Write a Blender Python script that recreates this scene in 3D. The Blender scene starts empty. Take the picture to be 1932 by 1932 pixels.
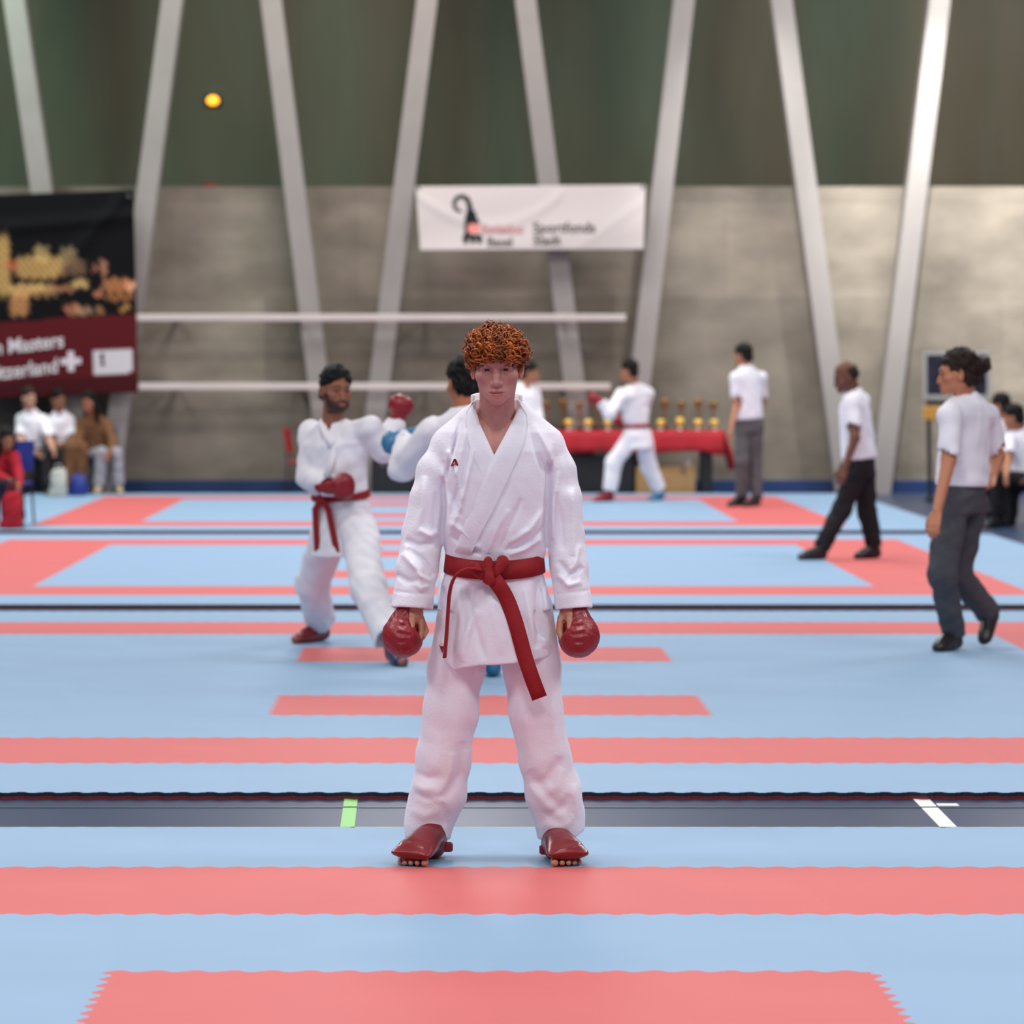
import bpy, math, random
import numpy as np
from mathutils import Vector, Matrix

# ------------------------------------------------------------------ camera, world, lights, exposure
FPX, CX0, CY0, CAMH = 6978.0, 848.0, 685.0, 1.59      # focal length in px of a 1932 px frame, optical axis, eye height
sc = bpy.context.scene
col = sc.collection
cam_d = bpy.data.cameras.new('camera'); cam = bpy.data.objects.new('camera', cam_d); col.objects.link(cam)
cam.location = (0, 0, CAMH); cam.rotation_euler = (math.pi/2, 0, 0)
cam_d.sensor_width = 36; cam_d.lens = FPX/1932*36
cam_d.shift_x = (966-CX0)/1932; cam_d.shift_y = -(966-CY0)/1932
cam_d.clip_end = 300
cam_d.dof.use_dof = True; cam_d.dof.focus_distance = 11.75; cam_d.dof.aperture_fstop = 4.2
sc.camera = cam
sc.view_settings.view_transform = 'Standard'
sc.view_settings.look = 'None'
sc.view_settings.exposure = 0.0
sc.view_settings.gamma = 1.0
sc.view_settings.use_curve_mapping = False
w = bpy.data.worlds.new('hall_ambient'); sc.world = w; w.use_nodes = True
w.node_tree.nodes['Background'].inputs[0].default_value = (0.82, 0.86, 1.0, 1)
w.node_tree.nodes['Background'].inputs[1].default_value = 0.19

def area(name, loc, size, power, color=(1, 1, 1), rot=(0, 0, 0), sy=None):
    l = bpy.data.lights.new(name, 'AREA'); l.energy = power; l.color = color
    l.shape = 'RECTANGLE'; l.size = size; l.size_y = sy or size
    o = bpy.data.objects.new(name, l); o.location = loc; o.rotation_euler = rot; col.objects.link(o)
    return o
for gx in (-8, 0, 8):
    for gy in (4, 12.8, 26.5, 34.5, 41.5):
        area('ceiling_lamp', (gx, gy, 9.6), 2.6, 430, (1.0, 0.975, 0.97))
# wall-wash lamps near the end wall, as the colour casts on the slanted columns show
area('wall_lamp_green', (-6.6, 43.6, 8.6), 0.8, 170, (0.50, 1.0, 0.72), (math.radians(28), 0, 0))
area('wall_lamp_warm', (-1.2, 43.4, 8.6), 2.0, 90, (1.0, 0.74, 0.58), (math.radians(28), 0, 0))
area('wall_lamp_white', (6.4, 44.3, 7.4), 2.6, 160, (1.0, 0.99, 0.97), (math.radians(38), 0, 0), 0.8)
for sx_, pw in ((3.7, 2000), (5.9, 4800), (8.2, 4800)):     # unseen spotlights added to brighten the right half of the end wall
    l = bpy.data.lights.new('added_wall_spot', 'SPOT'); l.energy = pw; l.spot_size = math.radians(34); l.spot_blend = 0.9; l.shadow_soft_size = 0.15; l.color = (1.0, 0.99, 0.98)
    o = bpy.data.objects.new('added_wall_spot', l); o.location = (sx_, 42.6, 8.6); o.rotation_euler = (math.radians(33), 0, 0); col.objects.link(o)

# ------------------------------------------------------------------ helpers
R = math.radians
def W(px, py, D):
    return np.array([(px-CX0)/FPX*D, D, CAMH-(py-CY0)/FPX*D])
def floorD(py): return CAMH*FPX/(py-CY0)
def lin(c):
    c = np.array(c, float)/255
    return tuple(np.where(c <= 0.04045, c/12.92, ((c+0.055)/1.055)**2.4))
def V(*a): return np.array(a, float)
def unit(v): v = np.asarray(v, float); return v/(np.linalg.norm(v)+1e-12)

MATS = {}
def mat(name, c, rough=0.6, spec=0.4, metal=0.0, var=0.0, vscale=6.0, bump=0.0, bscale=80.0, sheen=0.0, attr=False, c2=None, panels=None, stretch=None, emit=None, coat=0.0, detail=4.0):
    if name in MATS: return MATS[name]
    m = bpy.data.materials.new(name); m.use_nodes = True; nt = m.node_tree; N = nt.nodes; L = nt.links
    b = N['Principled BSDF']
    rgb = tuple(lin(c))+(1,)
    b.inputs['Base Color'].default_value = rgb
    b.inputs['Roughness'].default_value = rough
    b.inputs['Specular IOR Level'].default_value = spec
    b.inputs['Metallic'].default_value = metal
    if sheen: b.inputs['Sheen Weight'].default_value = sheen
    if coat: b.inputs['Coat Weight'].default_value = coat; b.inputs['Coat Roughness'].default_value = 0.25
    if emit: b.inputs['Emission Color'].default_value = tuple(lin(emit[0]))+(1,); b.inputs['Emission Strength'].default_value = emit[1]
    src = None
    if attr:
        a = N.new('ShaderNodeAttribute'); a.attribute_name = 'Col'; src = a.outputs['Color']
    if var or bump:
        tc = N.new('ShaderNodeTexCoord'); mp = N.new('ShaderNodeMapping'); L.new(tc.outputs['Object'], mp.inputs['Vector'])
        if stretch: mp.inputs['Scale'].default_value = stretch
    if c2:
        nn = N.new('ShaderNodeTexNoise'); nn.inputs['Scale'].default_value = vscale*0.8; nn.inputs['Detail'].default_value = 2
        m2 = N.new('ShaderNodeMapping'); m2.inputs['Location'].default_value = (7, 3, 5); L.new(mp.outputs['Vector'], m2.inputs['Vector']); L.new(m2.outputs['Vector'], nn.inputs['Vector'])
        r2 = N.new('ShaderNodeMapRange'); r2.inputs['From Min'].default_value = 0.38; r2.inputs['From Max'].default_value = 0.62; L.new(nn.outputs['Fac'], r2.inputs['Value'])
        x2 = N.new('ShaderNodeMix'); x2.data_type = 'RGBA'; L.new(r2.outputs['Result'], x2.inputs[0]); x2.inputs[6].default_value = rgb; x2.inputs[7].default_value = tuple(lin(c2))+(1,); src = x2.outputs[2]
    if panels:
        bt = N.new('ShaderNodeTexBrick'); bt.inputs['Scale'].default_value = 1.0; bt.inputs['Mortar Size'].default_value = 0.006; bt.inputs['Brick Width'].default_value = panels[0]; bt.inputs['Row Height'].default_value = panels[1]
        cx_ = N.new('ShaderNodeSeparateXYZ'); cb = N.new('ShaderNodeCombineXYZ'); L.new(tc.outputs['Object'], cx_.inputs[0]); L.new(cx_.outputs['X'], cb.inputs['X']); L.new(cx_.outputs['Z'], cb.inputs['Y']); L.new(cb.outputs[0], bt.inputs['Vector'])
        bt.inputs['Color1'].default_value = tuple(np.array(rgb[:3])*0.86)+(1,); bt.inputs['Color2'].default_value = tuple(np.array(rgb[:3])*1.12)+(1,); bt.inputs['Mortar'].default_value = tuple(np.array(rgb[:3])*0.8)+(1,); src = bt.outputs['Color']
    if var:
        n = N.new('ShaderNodeTexNoise'); n.inputs['Scale'].default_value = vscale; n.inputs['Detail'].default_value = detail
        L.new(mp.outputs['Vector'], n.inputs['Vector'])
        rr = N.new('ShaderNodeMapRange'); rr.inputs['From Min'].default_value = 0.3; rr.inputs['From Max'].default_value = 0.7
        rr.inputs['To Min'].default_value = 1-var; rr.inputs['To Max'].default_value = 1+var
        L.new(n.outputs['Fac'], rr.inputs['Value'])
        mx = N.new('ShaderNodeMix'); mx.data_type = 'RGBA'; mx.blend_type = 'MULTIPLY'; mx.inputs[0].default_value = 1
        if src: L.new(src, mx.inputs[6])
        else: mx.inputs[6].default_value = rgb
        L.new(rr.outputs['Result'], mx.inputs[7]); src = mx.outputs[2]
    if src: L.new(src, b.inputs['Base Color'])
    if bump:
        n2 = N.new('ShaderNodeTexNoise'); n2.inputs['Scale'].default_value = bscale; n2.inputs['Detail'].default_value = 3
        L.new(mp.outputs['Vector'], n2.inputs['Vector'])
        bp = N.new('ShaderNodeBump'); bp.inputs['Strength'].default_value = bump; bp.inputs['Distance'].default_value = 0.01
        L.new(n2.outputs['Fac'], bp.inputs['Height']); L.new(bp.outputs['Normal'], b.inputs['Normal'])
    MATS[name] = m
    return m

def tag(o, label=None, cat=None, group=None, kind=None):
    if label: o['label'] = label
    if cat: o['category'] = cat
    if group: o['group'] = group
    if kind: o['kind'] = kind
    return o
def empty(name, loc, label=None, cat=None, group=None, kind=None, rz=0):
    o = bpy.data.objects.new(name, None); o.location = loc; o.rotation_euler = (0, 0, rz); col.objects.link(o)
    o.empty_display_size = 0.1
    return tag(o, label, cat, group, kind)
def link(name, me, m, parent=None, loc=None):
    o = bpy.data.objects.new(name, me); col.objects.link(o)
    if m is not None and len(me.materials) == 0: me.materials.append(m)
    if parent: o.parent = parent
    if loc is not None: o.location = loc
    return o
def raw_mesh(name, verts, faces, smooth=False, colors=None):
    """verts Nx3, faces Mx4 / Mx3 array or list of lists"""
    me = bpy.data.meshes.new(name)
    verts = np.asarray(verts, np.float32)
    if isinstance(faces, np.ndarray):
        k = faces.shape[1]; M = len(faces)
        me.vertices.add(len(verts)); me.vertices.foreach_set('co', verts.ravel())
        me.loops.add(M*k); me.loops.foreach_set('vertex_index', faces.astype(np.int32).ravel())
        me.polygons.add(M); me.polygons.foreach_set('loop_start', np.arange(0, M*k, k, dtype=np.int32))
        me.polygons.foreach_set('loop_total', np.full(M, k, np.int32))
    else:
        me.from_pydata([tuple(v) for v in verts], [], faces); M = len(faces)
    me.update(calc_edges=True)
    me.polygons.foreach_set('use_smooth', np.full(len(me.polygons), smooth, dtype=bool))
    if colors is not None:
        at = me.color_attributes.new('Col', 'FLOAT_COLOR', 'POINT')
        c4 = np.ones((len(verts), 4), np.float32); c4[:, :3] = colors
        at.data.foreach_set('color', c4.ravel())
    return me
class MB:
    """collects shapes into one mesh"""
    def __init__(s): s.v = []; s.f = []
    def add(s, v, f):
        o = len(s.v); s.v += [tuple(map(float, p)) for p in v]; s.f += [[i+o for i in q] for q in f]; return s
    def box(s, c, size, bev=0.0, rz=0.0, M=None):
        hx, hy, hz = size[0]/2, size[1]/2, size[2]/2
        if bev <= 0:
            v = [(x*hx, y*hy, z*hz) for x in (-1, 1) for y in (-1, 1) for z in (-1, 1)]
            f = [(0, 1, 3, 2), (4, 6, 7, 5), (0, 4, 5, 1), (2, 3, 7, 6), (0, 2, 6, 4), (1, 5, 7, 3)]
        else:
            b = min(bev, hx*.9, hy*.9, hz*.9); v = []; f = []
            prof = [(-hz, b), (-hz+b, 0), (hz-b, 0), (hz, b)]
            for z, i in prof:
                x, y = hx-i, hy-i
                v += [(-x+b, -y, z), (x-b, -y, z), (x, -y+b, z), (x, y-b, z), (x-b, y, z), (-x+b, y, z), (-x, y-b, z), (-x, -y+b, z)]
            for k in range(3):
                for i in range(8): f.append((k*8+i, k*8+(i+1) % 8, k*8+8+(i+1) % 8, k*8+8+i))
            f.append(tuple(range(7, -1, -1))); f.append(tuple(range(24, 32)))
        ca, sa = math.cos(rz), math.sin(rz)
        out = []
        for x, y, z in v:
            x, y = x*ca-y*sa, x*sa+y*ca
            if M is not None: x, y, z = M @ np.array([x, y, z])
            out.append((x+c[0], y+c[1], z+c[2]))
        return s.add(out, f)
    def lathe(s, c, prof, n=16):
        v = []; f = []
        for r, z in prof:
            for i in range(n):
                a = 2*math.pi*i/n; v.append((c[0]+r*math.cos(a), c[1]+r*math.sin(a), c[2]+z))
        for k in range(len(prof)-1):
            for i in range(n): f.append((k*n+i, k*n+(i+1) % n, k*n+n+(i+1) % n, k*n+n+i))
        f.append(tuple(range(n-1, -1, -1))); f.append(tuple(range(len(v)-n, len(v))))
        return s.add(v, f)
    def tube(s, pts, rad, n=8):
        pts = [np.array(p, float) for p in pts]; v = []; f = []
        rads = rad if hasattr(rad, '__len__') else [rad]*len(pts)
        up = V(0.31, 0.17, 0.93)
        for i, p in enumerate(pts):
            t = unit(pts[min(i+1, len(pts)-1)]-pts[max(i-1, 0)])
            a = unit(np.cross(t, up)); b = np.cross(t, a)
            for k in range(n):
                g = 2*math.pi*k/n; v.append(p+rads[i]*(a*math.cos(g)+b*math.sin(g)))
        for i in range(len(pts)-1):
            for k in range(n): f.append((i*n+k, i*n+(k+1) % n, i*n+n+(k+1) % n, i*n+n+k))
        f.append(tuple(range(n-1, -1, -1))); f.append(tuple(range(len(v)-n, len(v))))
        return s.add(v, f)
    def ribbon(s, pts, wid, thk):
        """box strip: wid, thk are half-extent vectors per point"""
        v = []; f = []
        for p, a, b in zip(pts, wid, thk):
            p, a, b = map(np.asarray, (p, a, b)); v += [p-a-b, p+a-b, p+a+b, p-a+b]
        for i in range(len(pts)-1):
            for k in range(4): f.append((i*4+k, i*4+(k+1) % 4, i*4+4+(k+1) % 4, i*4+4+k))
        f.append((3, 2, 1, 0)); e = len(v); f.append((e-4, e-3, e-2, e-1))
        return s.add(v, f)
    def build(s, name, m, parent=None, smooth=False, loc=None):
        return link(name, raw_mesh(name, s.v, s.f, smooth), m, parent, loc)

# ------------------------------------------------------------------ signed-distance modelling
class Field:
    def __init__(s, lo, hi, h):
        s.lo = np.asarray(lo, np.float32); s.h = h
        s.n = np.maximum(np.ceil((np.asarray(hi)-s.lo)/h).astype(int)+1, 4)
        s.ax = [s.lo[i]+h*np.arange(s.n[i], dtype=np.float32) for i in range(3)]
        s.d = np.full(s.n, 0.5, np.float32)
    def sl(s, lo, hi, pad):
        out = []
        for i in range(3):
            a = int(max(0, math.floor((lo[i]-pad-s.lo[i])/s.h))); b = int(min(s.n[i], math.ceil((hi[i]+pad-s.lo[i])/s.h)+1))
            if b <= a: return None
            out.append(slice(a, b))
        return tuple(out)
    def grid(s, sl):
        return s.ax[0][sl[0]][:, None, None], s.ax[1][sl[1]][None, :, None], s.ax[2][sl[2]][None, None, :]
    def put(s, sl, v, k, op):
        a = s.d[sl]
        if op == 'u':
            s.d[sl] = np.minimum(a, v) if k <= 0 else np.minimum(a, v)-np.maximum(k-np.abs(a-v), 0)**2/(4*k)
        elif op == 's':
            v = -v
            s.d[sl] = np.maximum(a, v) if k <= 0 else np.maximum(a, v)+np.maximum(k-np.abs(a-v), 0)**2/(4*k)
        elif op == 'i':
            s.d[sl] = np.maximum(a, v)
    def cap(s, p, q, r0, r1, k=0.015, op='u', flat=None, ff=1.0):
        """tapered capsule; flat = direction squeezed by ff"""
        p = np.asarray(p, np.float32); q = np.asarray(q, np.float32); r = max(r0, r1)
        sl = s.sl(np.minimum(p, q)-r, np.maximum(p, q)+r, k+0.02)
        if sl is None: return
        X, Y, Z = s.grid(sl); e = q-p; L2 = float(e@e)+1e-9
        dx, dy, dz = X-p[0], Y-p[1], Z-p[2]
        t = np.clip((dx*e[0]+dy*e[1]+dz*e[2])/L2, 0, 1)
        dx = dx-t*e[0]; dy = dy-t*e[1]; dz = dz-t*e[2]
        q2 = dx*dx+dy*dy+dz*dz
        if flat is not None:
            f = unit(flat).astype(np.float32); c = dx*f[0]+dy*f[1]+dz*f[2]; q2 = q2+c*c*(1/ff**2-1)
        v = (np.sqrt(q2)-(r0+t*(r1-r0)))
        if flat is not None and ff < 1: v = v*(0.5+0.5*ff)
        s.put(sl, v.astype(np.float32), k, op)
    def chain(s, pts, rads, k=0.015, **kw):
        for i in range(len(pts)-1): s.cap(pts[i], pts[i+1], rads[i], rads[i+1], k, **kw)
    def ell(s, c, r, k=0.015, op='u', M=None):
        c = np.asarray(c, np.float32); r = np.asarray(r, np.float32); R_ = r.max()
        sl = s.sl(c-R_, c+R_, k+0.02) if M is not None else s.sl(c-r, c+r, k+0.02)
        if sl is None: return
        X, Y, Z = s.grid(sl); x, y, z = X-c[0], Y-c[1], Z-c[2]
        if M is not None:
            M = np.asarray(M, np.float32); x, y, z = (M[0, 0]*x+M[1, 0]*y+M[2, 0]*z, M[0, 1]*x+M[1, 1]*y+M[2, 1]*z, M[0, 2]*x+M[1, 2]*y+M[2, 2]*z)
        k0 = np.sqrt((x/r[0])**2+(y/r[1])**2+(z/r[2])**2)
        k1 = np.sqrt((x/r[0]**2)**2+(y/r[1]**2)**2+(z/r[2]**2)**2)+1e-6
        s.put(sl, (k0*(k0-1)/k1).astype(np.float32), k, op)
    def loft(s, base, up, lat, fwd, rows, k=0.02, op='u', cutlo=True, cuthi=True):
        """rows: (s, half width, half depth, offset lat, offset fwd), s metres along up from base"""
        base, up, lat, fwd = [np.asarray(a, np.float32) for a in (base, up, lat, fwd)]
        rows = np.array(rows, np.float32); wmax = max(rows[:, 1].max(), rows[:, 2].max())+0.05
        oc = lat*rows[:, 3].mean(); a = base+up*rows[0, 0]+oc; b = base+up*rows[-1, 0]+oc
        sl = s.sl(np.minimum(a, b)-wmax, np.maximum(a, b)+wmax, 0.02)
        if sl is None: return
        X, Y, Z = s.grid(sl); dx, dy, dz = X-base[0], Y-base[1], Z-base[2]
        t = dx*up[0]+dy*up[1]+dz*up[2]; u = dx*lat[0]+dy*lat[1]+dz*lat[2]; v = dx*fwd[0]+dy*fwd[1]+dz*fwd[2]
        ip = lambda j: np.interp(t, rows[:, 0], rows[:, j]).astype(np.float32)
        A, B = ip(1), ip(2); u = u-ip(3); v = v-ip(4)
        d = (np.sqrt((u/A)**2+(v/B)**2)-1)*np.minimum(A, B)
        if cutlo: d = np.maximum(d, rows[0, 0]-t)
        if cuthi: d = np.maximum(d, t-rows[-1, 0])
        s.put(sl, d.astype(np.float32), k, op)
    def half(s, p, n, op='i'):
        """keep the side where (x-p).n < 0"""
        p = np.asarray(p, np.float32); n = unit(n).astype(np.float32)
        X, Y, Z = s.ax[0][:, None, None], s.ax[1][None, :, None], s.ax[2][None, None, :]
        v = (X-p[0])*n[0]+(Y-p[1])*n[1]+(Z-p[2])*n[2]
        s.d = np.maximum(s.d, v.astype(np.float32))
    def noise(s, amp, wl, seed=0, n=7, aniso=(1, 1, 1)):
        rng = np.random.RandomState(seed)
        X, Y, Z = s.ax[0][:, None, None], s.ax[1][None, :, None], s.ax[2][None, None, :]
        band = np.abs(s.d) < max(4*s.h, 3*amp)
        ii = np.nonzero(band)
        x, y, z = s.ax[0][ii[0]], s.ax[1][ii[1]], s.ax[2][ii[2]]
        t = np.zeros(len(x), np.float32)
        for i in range(n):
            k = unit(rng.normal(size=3))*np.array(aniso)*2*math.pi/(wl*rng.uniform(0.6, 1.6))
            ph = rng.uniform(0, 6.28)
            t += np.sin(x*k[0]+y*k[1]+z*k[2]+ph+1.3*np.sin(0.5*(x*k[1]-y*k[2]+z*k[0])))
        s.d[ii] += (amp*t/math.sqrt(n)).astype(np.float32)
    def fold(s, pts, amp, wpx, D, ymax):
        """ridge (amp>0) or crease along a pixel polyline on the side nearer than ymax"""
        k = D/FPX; q = [( (p[0]-CX0)*k, CAMH-(p[1]-CY0)*k ) for p in pts]; wm = wpx*k
        xs = [a for a, b in q]; zs = [b for a, b in q]
        sl = s.sl((min(xs), s.lo[1], min(zs)), (max(xs), ymax, max(zs)), 2.2*wm)
        if sl is None: return
        X = s.ax[0][sl[0]][:, None]; Z = s.ax[2][sl[2]][None, :]
        nseg = len(q)-1; best = np.full((X.shape[0], Z.shape[1]), 1e9, np.float32); par = np.zeros_like(best)
        for i in range(nseg):
            ex, ez = q[i+1][0]-q[i][0], q[i+1][1]-q[i][1]; L2 = ex*ex+ez*ez+1e-9
            t = np.clip(((X-q[i][0])*ex+(Z-q[i][1])*ez)/L2, 0, 1)
            dd = (X-q[i][0]-t*ex)**2+(Z-q[i][1]-t*ez)**2
            m = dd < best; best = np.where(m, dd, best); par = np.where(m, (i+t)/nseg, par)
        g = np.exp(-best/(wm*wm))*np.sqrt(np.clip(4*par*(1-par), 0, 1))
        Yv = s.ax[1][sl[1]]; fy = np.clip((ymax-Yv)/0.03, 0, 1)
        s.d[sl] -= (amp*g[:, None, :]*fy[None, :, None]).astype(np.float32)
    def at(s, P):
        P = np.atleast_2d(P); g = (P-s.lo)/s.h; i = np.clip(np.floor(g).astype(int), 0, s.n-2); f = g-i
        out = 0
        for a in (0, 1):
            for b in (0, 1):
                for c in (0, 1):
                    wgt = (f[:, 0] if a else 1-f[:, 0])*(f[:, 1] if b else 1-f[:, 1])*(f[:, 2] if c else 1-f[:, 2])
                    out = out+wgt*s.d[i[:, 0]+a, i[:, 1]+b, i[:, 2]+c]
        return out
    def front(s, px, py, default):
        """depth at which the view direction through a photo point meets the surface"""
        Ds = np.arange(s.ax[1][0]+0.005, s.ax[1][-1]-0.005, 0.004)
        P = np.array([W(px, py, D) for D in Ds]); v = s.at(P); m = np.nonzero(v < 0)[0]
        return float(Ds[m[0]]) if len(m) else default
    def mesh(s):
        d = s.d; d[0], d[-1] = 0.5, 0.5; d[:, 0], d[:, -1] = 0.5, 0.5; d[:, :, 0], d[:, :, -1] = 0.5, 0.5
        ins = (d < 0); c = ins.astype(np.int8)
        c = c[:-1]+c[1:]; c = c[:, :-1]+c[:, 1:]; c = c[:, :, :-1]+c[:, :, 1:]
        I = np.nonzero((c > 0) & (c < 8)); N = len(I[0])
        if N == 0: return np.zeros((0, 3)), np.zeros((0, 4), int)
        idx = np.full(c.shape, -1, np.int32); idx[I] = np.arange(N)
        corner = [(a, b, e) for a in (0, 1) for b in (0, 1) for e in (0, 1)]
        val = np.stack([d[I[0]+a, I[1]+b, I[2]+e] for a, b, e in corner], 1)
        acc = np.zeros((N, 3), np.float32); cnt = np.zeros(N, np.float32)
        for i in range(8):
            for j in range(i+1, 8):
                df = [corner[j][q]-corner[i][q] for q in range(3)]
                if sum(abs(q) for q in df) != 1: continue
                m = (val[:, i] < 0) != (val[:, j] < 0)
                t = np.where(m, val[:, i]/(val[:, i]-val[:, j]+1e-20), 0)
                for q in range(3): acc[:, q] += np.where(m, corner[i][q]+t*df[q], 0)
                cnt += m
        vert = (acc/cnt[:, None]+np.stack(I, 1))*s.h+s.lo
        F = []
        for axn in range(3):
            A = [slice(None)]*3; B = [slice(None)]*3; A[axn] = slice(0, -1); B[axn] = slice(1, None)
            e = ins[tuple(A)] != ins[tuple(B)]; J = np.nonzero(e); first = ins[tuple(A)][J]
            u, v = (axn+1) % 3, (axn+2) % 3
            ok = (J[u] > 0) & (J[v] > 0)
            J = [a[ok] for a in J]; first = first[ok]
            def g(du, dv):
                q = [J[0], J[1], J[2]]; q = [x.copy() for x in q]; q[u] += du; q[v] += dv
                return idx[q[0], q[1], q[2]]
            lim = [idx.shape[0], idx.shape[1], idx.shape[2]]
            ok = (J[0] < lim[0]) & (J[1] < lim[1]) & (J[2] < lim[2]); J = [a[ok] for a in J]; first = first[ok]
            a_, b_, c_, d_ = g(-1, -1), g(0, -1), g(0, 0), g(-1, 0)
            q = np.stack([a_, b_, c_, d_], 1); q[~first] = q[~first][:, ::-1]
            F.append(q)
        F = np.concatenate(F); F = F[(F >= 0).all(1)]
        return vert, F
def smooth_verts(v, f, it=1, lam=0.5):
    e = np.concatenate([f[:, [0, 1]], f[:, [1, 2]], f[:, [2, 3]], f[:, [3, 0]]])
    for _ in range(it):
        acc = np.zeros_like(v); n = np.zeros(len(v))
        for q in range(3):
            acc[:, q] = np.bincount(e[:, 0], v[e[:, 1], q], len(v))+np.bincount(e[:, 1], v[e[:, 0], q], len(v))
        n = np.bincount(e[:, 0], minlength=len(v))+np.bincount(e[:, 1], minlength=len(v))
        v = v+lam*(acc/np.maximum(n, 1)[:, None]-v)
    return v
def join(parts):
    V_, F_, o = [], [], 0
    for v, f in parts: V_.append(v); F_.append(f+o); o += len(v)
    return np.concatenate(V_), np.concatenate(F_)
def field_obj(name, fld, m, parent, it=1):
    v, f = fld.mesh(); v = smooth_verts(v, f, it)
    return link(name, raw_mesh(name, v-np.array(parent.location), f, True), m, parent)

# ------------------------------------------------------------------ materials
M_blue = mat('blue foam mat', (138, 168, 196), 0.6, 0.2, var=0.035, vscale=1.3, bump=0.06, bscale=220)
M_red = mat('red foam mat', (203, 103, 102), 0.6, 0.2, var=0.035, vscale=1.3, bump=0.06, bscale=220)
M_floor = mat('slate sports floor', (52, 68, 96), 0.3, 0.25, var=0.06, vscale=0.7)
M_conc = mat('board-marked concrete', (128, 120, 108), 0.85, 0.2, var=0.24, vscale=1.5, panels=(2.3, 1.2), bump=0.35, bscale=9, stretch=(1, 1, 1.7), detail=7)
M_dark = mat('shade-darkened green-grey concrete', (72, 82, 68), 0.8, 0.2, c2=(82, 77, 64), var=0.28, vscale=0.55, bump=0.2, bscale=8, stretch=(1.6, 1, 0.35), detail=5)  # shade of the recess is put into this dark base colour
M_colm = mat('pale painted concrete', (144, 139, 135), 0.7, 0.3, var=0.05, vscale=2)
M_base = mat('navy wall base', (28, 52, 98), 0.5, 0.4, var=0.1, vscale=2)
M_white = mat('white paint', (196, 186, 181), 0.5, 0.4, var=0.03, vscale=3)
M_gi = mat('white gi cotton', (240, 237, 247), 0.8, 0.2, var=0.02, vscale=30, bump=0.16, bscale=130, sheen=0.25)
M_gi2 = mat('white gi cotton plain', (238, 235, 240), 0.85, 0.2, var=0.02, vscale=20, sheen=0.2)
M_shirt = mat('white shirt cotton', (240, 238, 246), 0.8, 0.2, var=0.02, vscale=12, sheen=0.2)
M_belt = mat('red woven belt', (150, 28, 34), 0.65, 0.3, var=0.08, vscale=60, bump=0.3, bscale=300)
M_glove = mat('red padded leather', (140, 24, 34), 0.38, 0.5, var=0.08, vscale=25, bump=0.15, bscale=90)
M_guard = mat('dark red glossy vinyl', (128, 28, 34), 0.3, 0.55, var=0.1, vscale=20, bump=0.1, bscale=60)
M_bglove = mat('blue padded leather', (56, 118, 158), 0.4, 0.5, var=0.08, vscale=25)
M_skin = mat('skin', (200, 150, 130), 0.5, 0.35, attr=True, var=0.05, vscale=60, bump=0.06, bscale=200)
M_ginger = mat('ginger hair', (182, 98, 38), 0.45, 0.4, c2=(126, 60, 24), var=0.35, vscale=32)
M_black_hair = mat('black hair', (15, 13, 13), 0.6, 0.2, var=0.25, vscale=40, bump=0.5, bscale=70)
M_brown_hair = mat('dark brown hair', (40, 28, 22), 0.6, 0.25, var=0.25, vscale=40, bump=0.5, bscale=70)
M_trg = mat('grey wool trousers', (94, 92, 95), 0.85, 0.2, var=0.1, vscale=30)
M_trd = mat('charcoal trousers', (80, 80, 85), 0.85, 0.2, var=0.1, vscale=30)
M_trk = mat('black trousers', (36, 34, 37), 0.8, 0.2, var=0.12, vscale=20)
M_shoe = mat('black leather shoes', (32, 28, 28), 0.35, 0.5, var=0.1, vscale=20)
M_eyew = mat('eye white', (176, 160, 156), 0.3, 0.4)
M_iris = mat('dark iris', (48, 34, 26), 0.2, 0.6)
M_gold = mat('gold trophy metal', (250, 208, 96), 0.3, 0.6, metal=0.35)
M_bronze = mat('bronze trophy metal', (148, 104, 52), 0.3, 0.5, metal=0.6)
M_cloth = mat('red table cloth', (168, 34, 44), 0.7, 0.3, var=0.08, vscale=5)
M_wood = mat('plywood', (164, 128, 84), 0.6, 0.3, var=0.12, vscale=6, stretch=(1, 1, 6))
M_black = mat('black plastic', (22, 23, 27), 0.5, 0.4, var=0.1, vscale=8)
M_marble = mat('pale marble', (214, 200, 190), 0.3, 0.5, var=0.1, vscale=12)

# ------------------------------------------------------------------ setting: floor, walls, columns
def struct(name, mb, m, label=None, smooth=False):
    return tag(mb.build(name, m, None, smooth), label, None, None, 'structure')
MATZ = 0.0; FLZ = -0.028
WALL = 46.2
floor = struct('floor', MB().box((0, 26, FLZ-0.1), (60, 64, 0.2)), M_floor, 'slate blue sports hall floor under the mats')
M_gline = mat('green line paint', (118, 196, 92), 0.4, 0.4); M_wline = mat('white line paint', (236, 238, 232), 0.4, 0.4)
M_tline = mat('thin pale green line', (128, 160, 138), 0.4, 0.4)
def fpt(px, py): return W(px, py, (CAMH-FLZ)*FPX/(py-CY0))
def strip(name, a, b, wd, m):
    a, b = np.array(a), np.array(b); a[2] = b[2] = FLZ+0.0012
    return MB().ribbon([a, b], [wd/2]*2 if hasattr(wd, 'shape') else [V(-(b-a)[1], (b-a)[0], 0)/np.linalg.norm(b-a)*wd/2]*2, [V(0, 0, 0.001)]*2).build(name, m, floor)
strip('floor_line', fpt(663, 1503), fpt(655, 1564), 0.05, M_gline)
strip('floor_line', fpt(1728, 1498), fpt(1794, 1566), 0.06, M_wline)
strip('floor_line', fpt(1768, 1519), fpt(1808, 1519), 0.07, M_wline)
strip('floor_line', (-6, 12.87, 0), (6, 12.87, 0), 0.035, M_tline)
strip('floor_line', (-6, 13.46, 0), (6, 13.46, 0), 0.03, mat('dark floor line', (44, 52, 66), 0.4, 0.4))
LEDGE = CAMH+(CY0-352)*WALL/FPX
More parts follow.
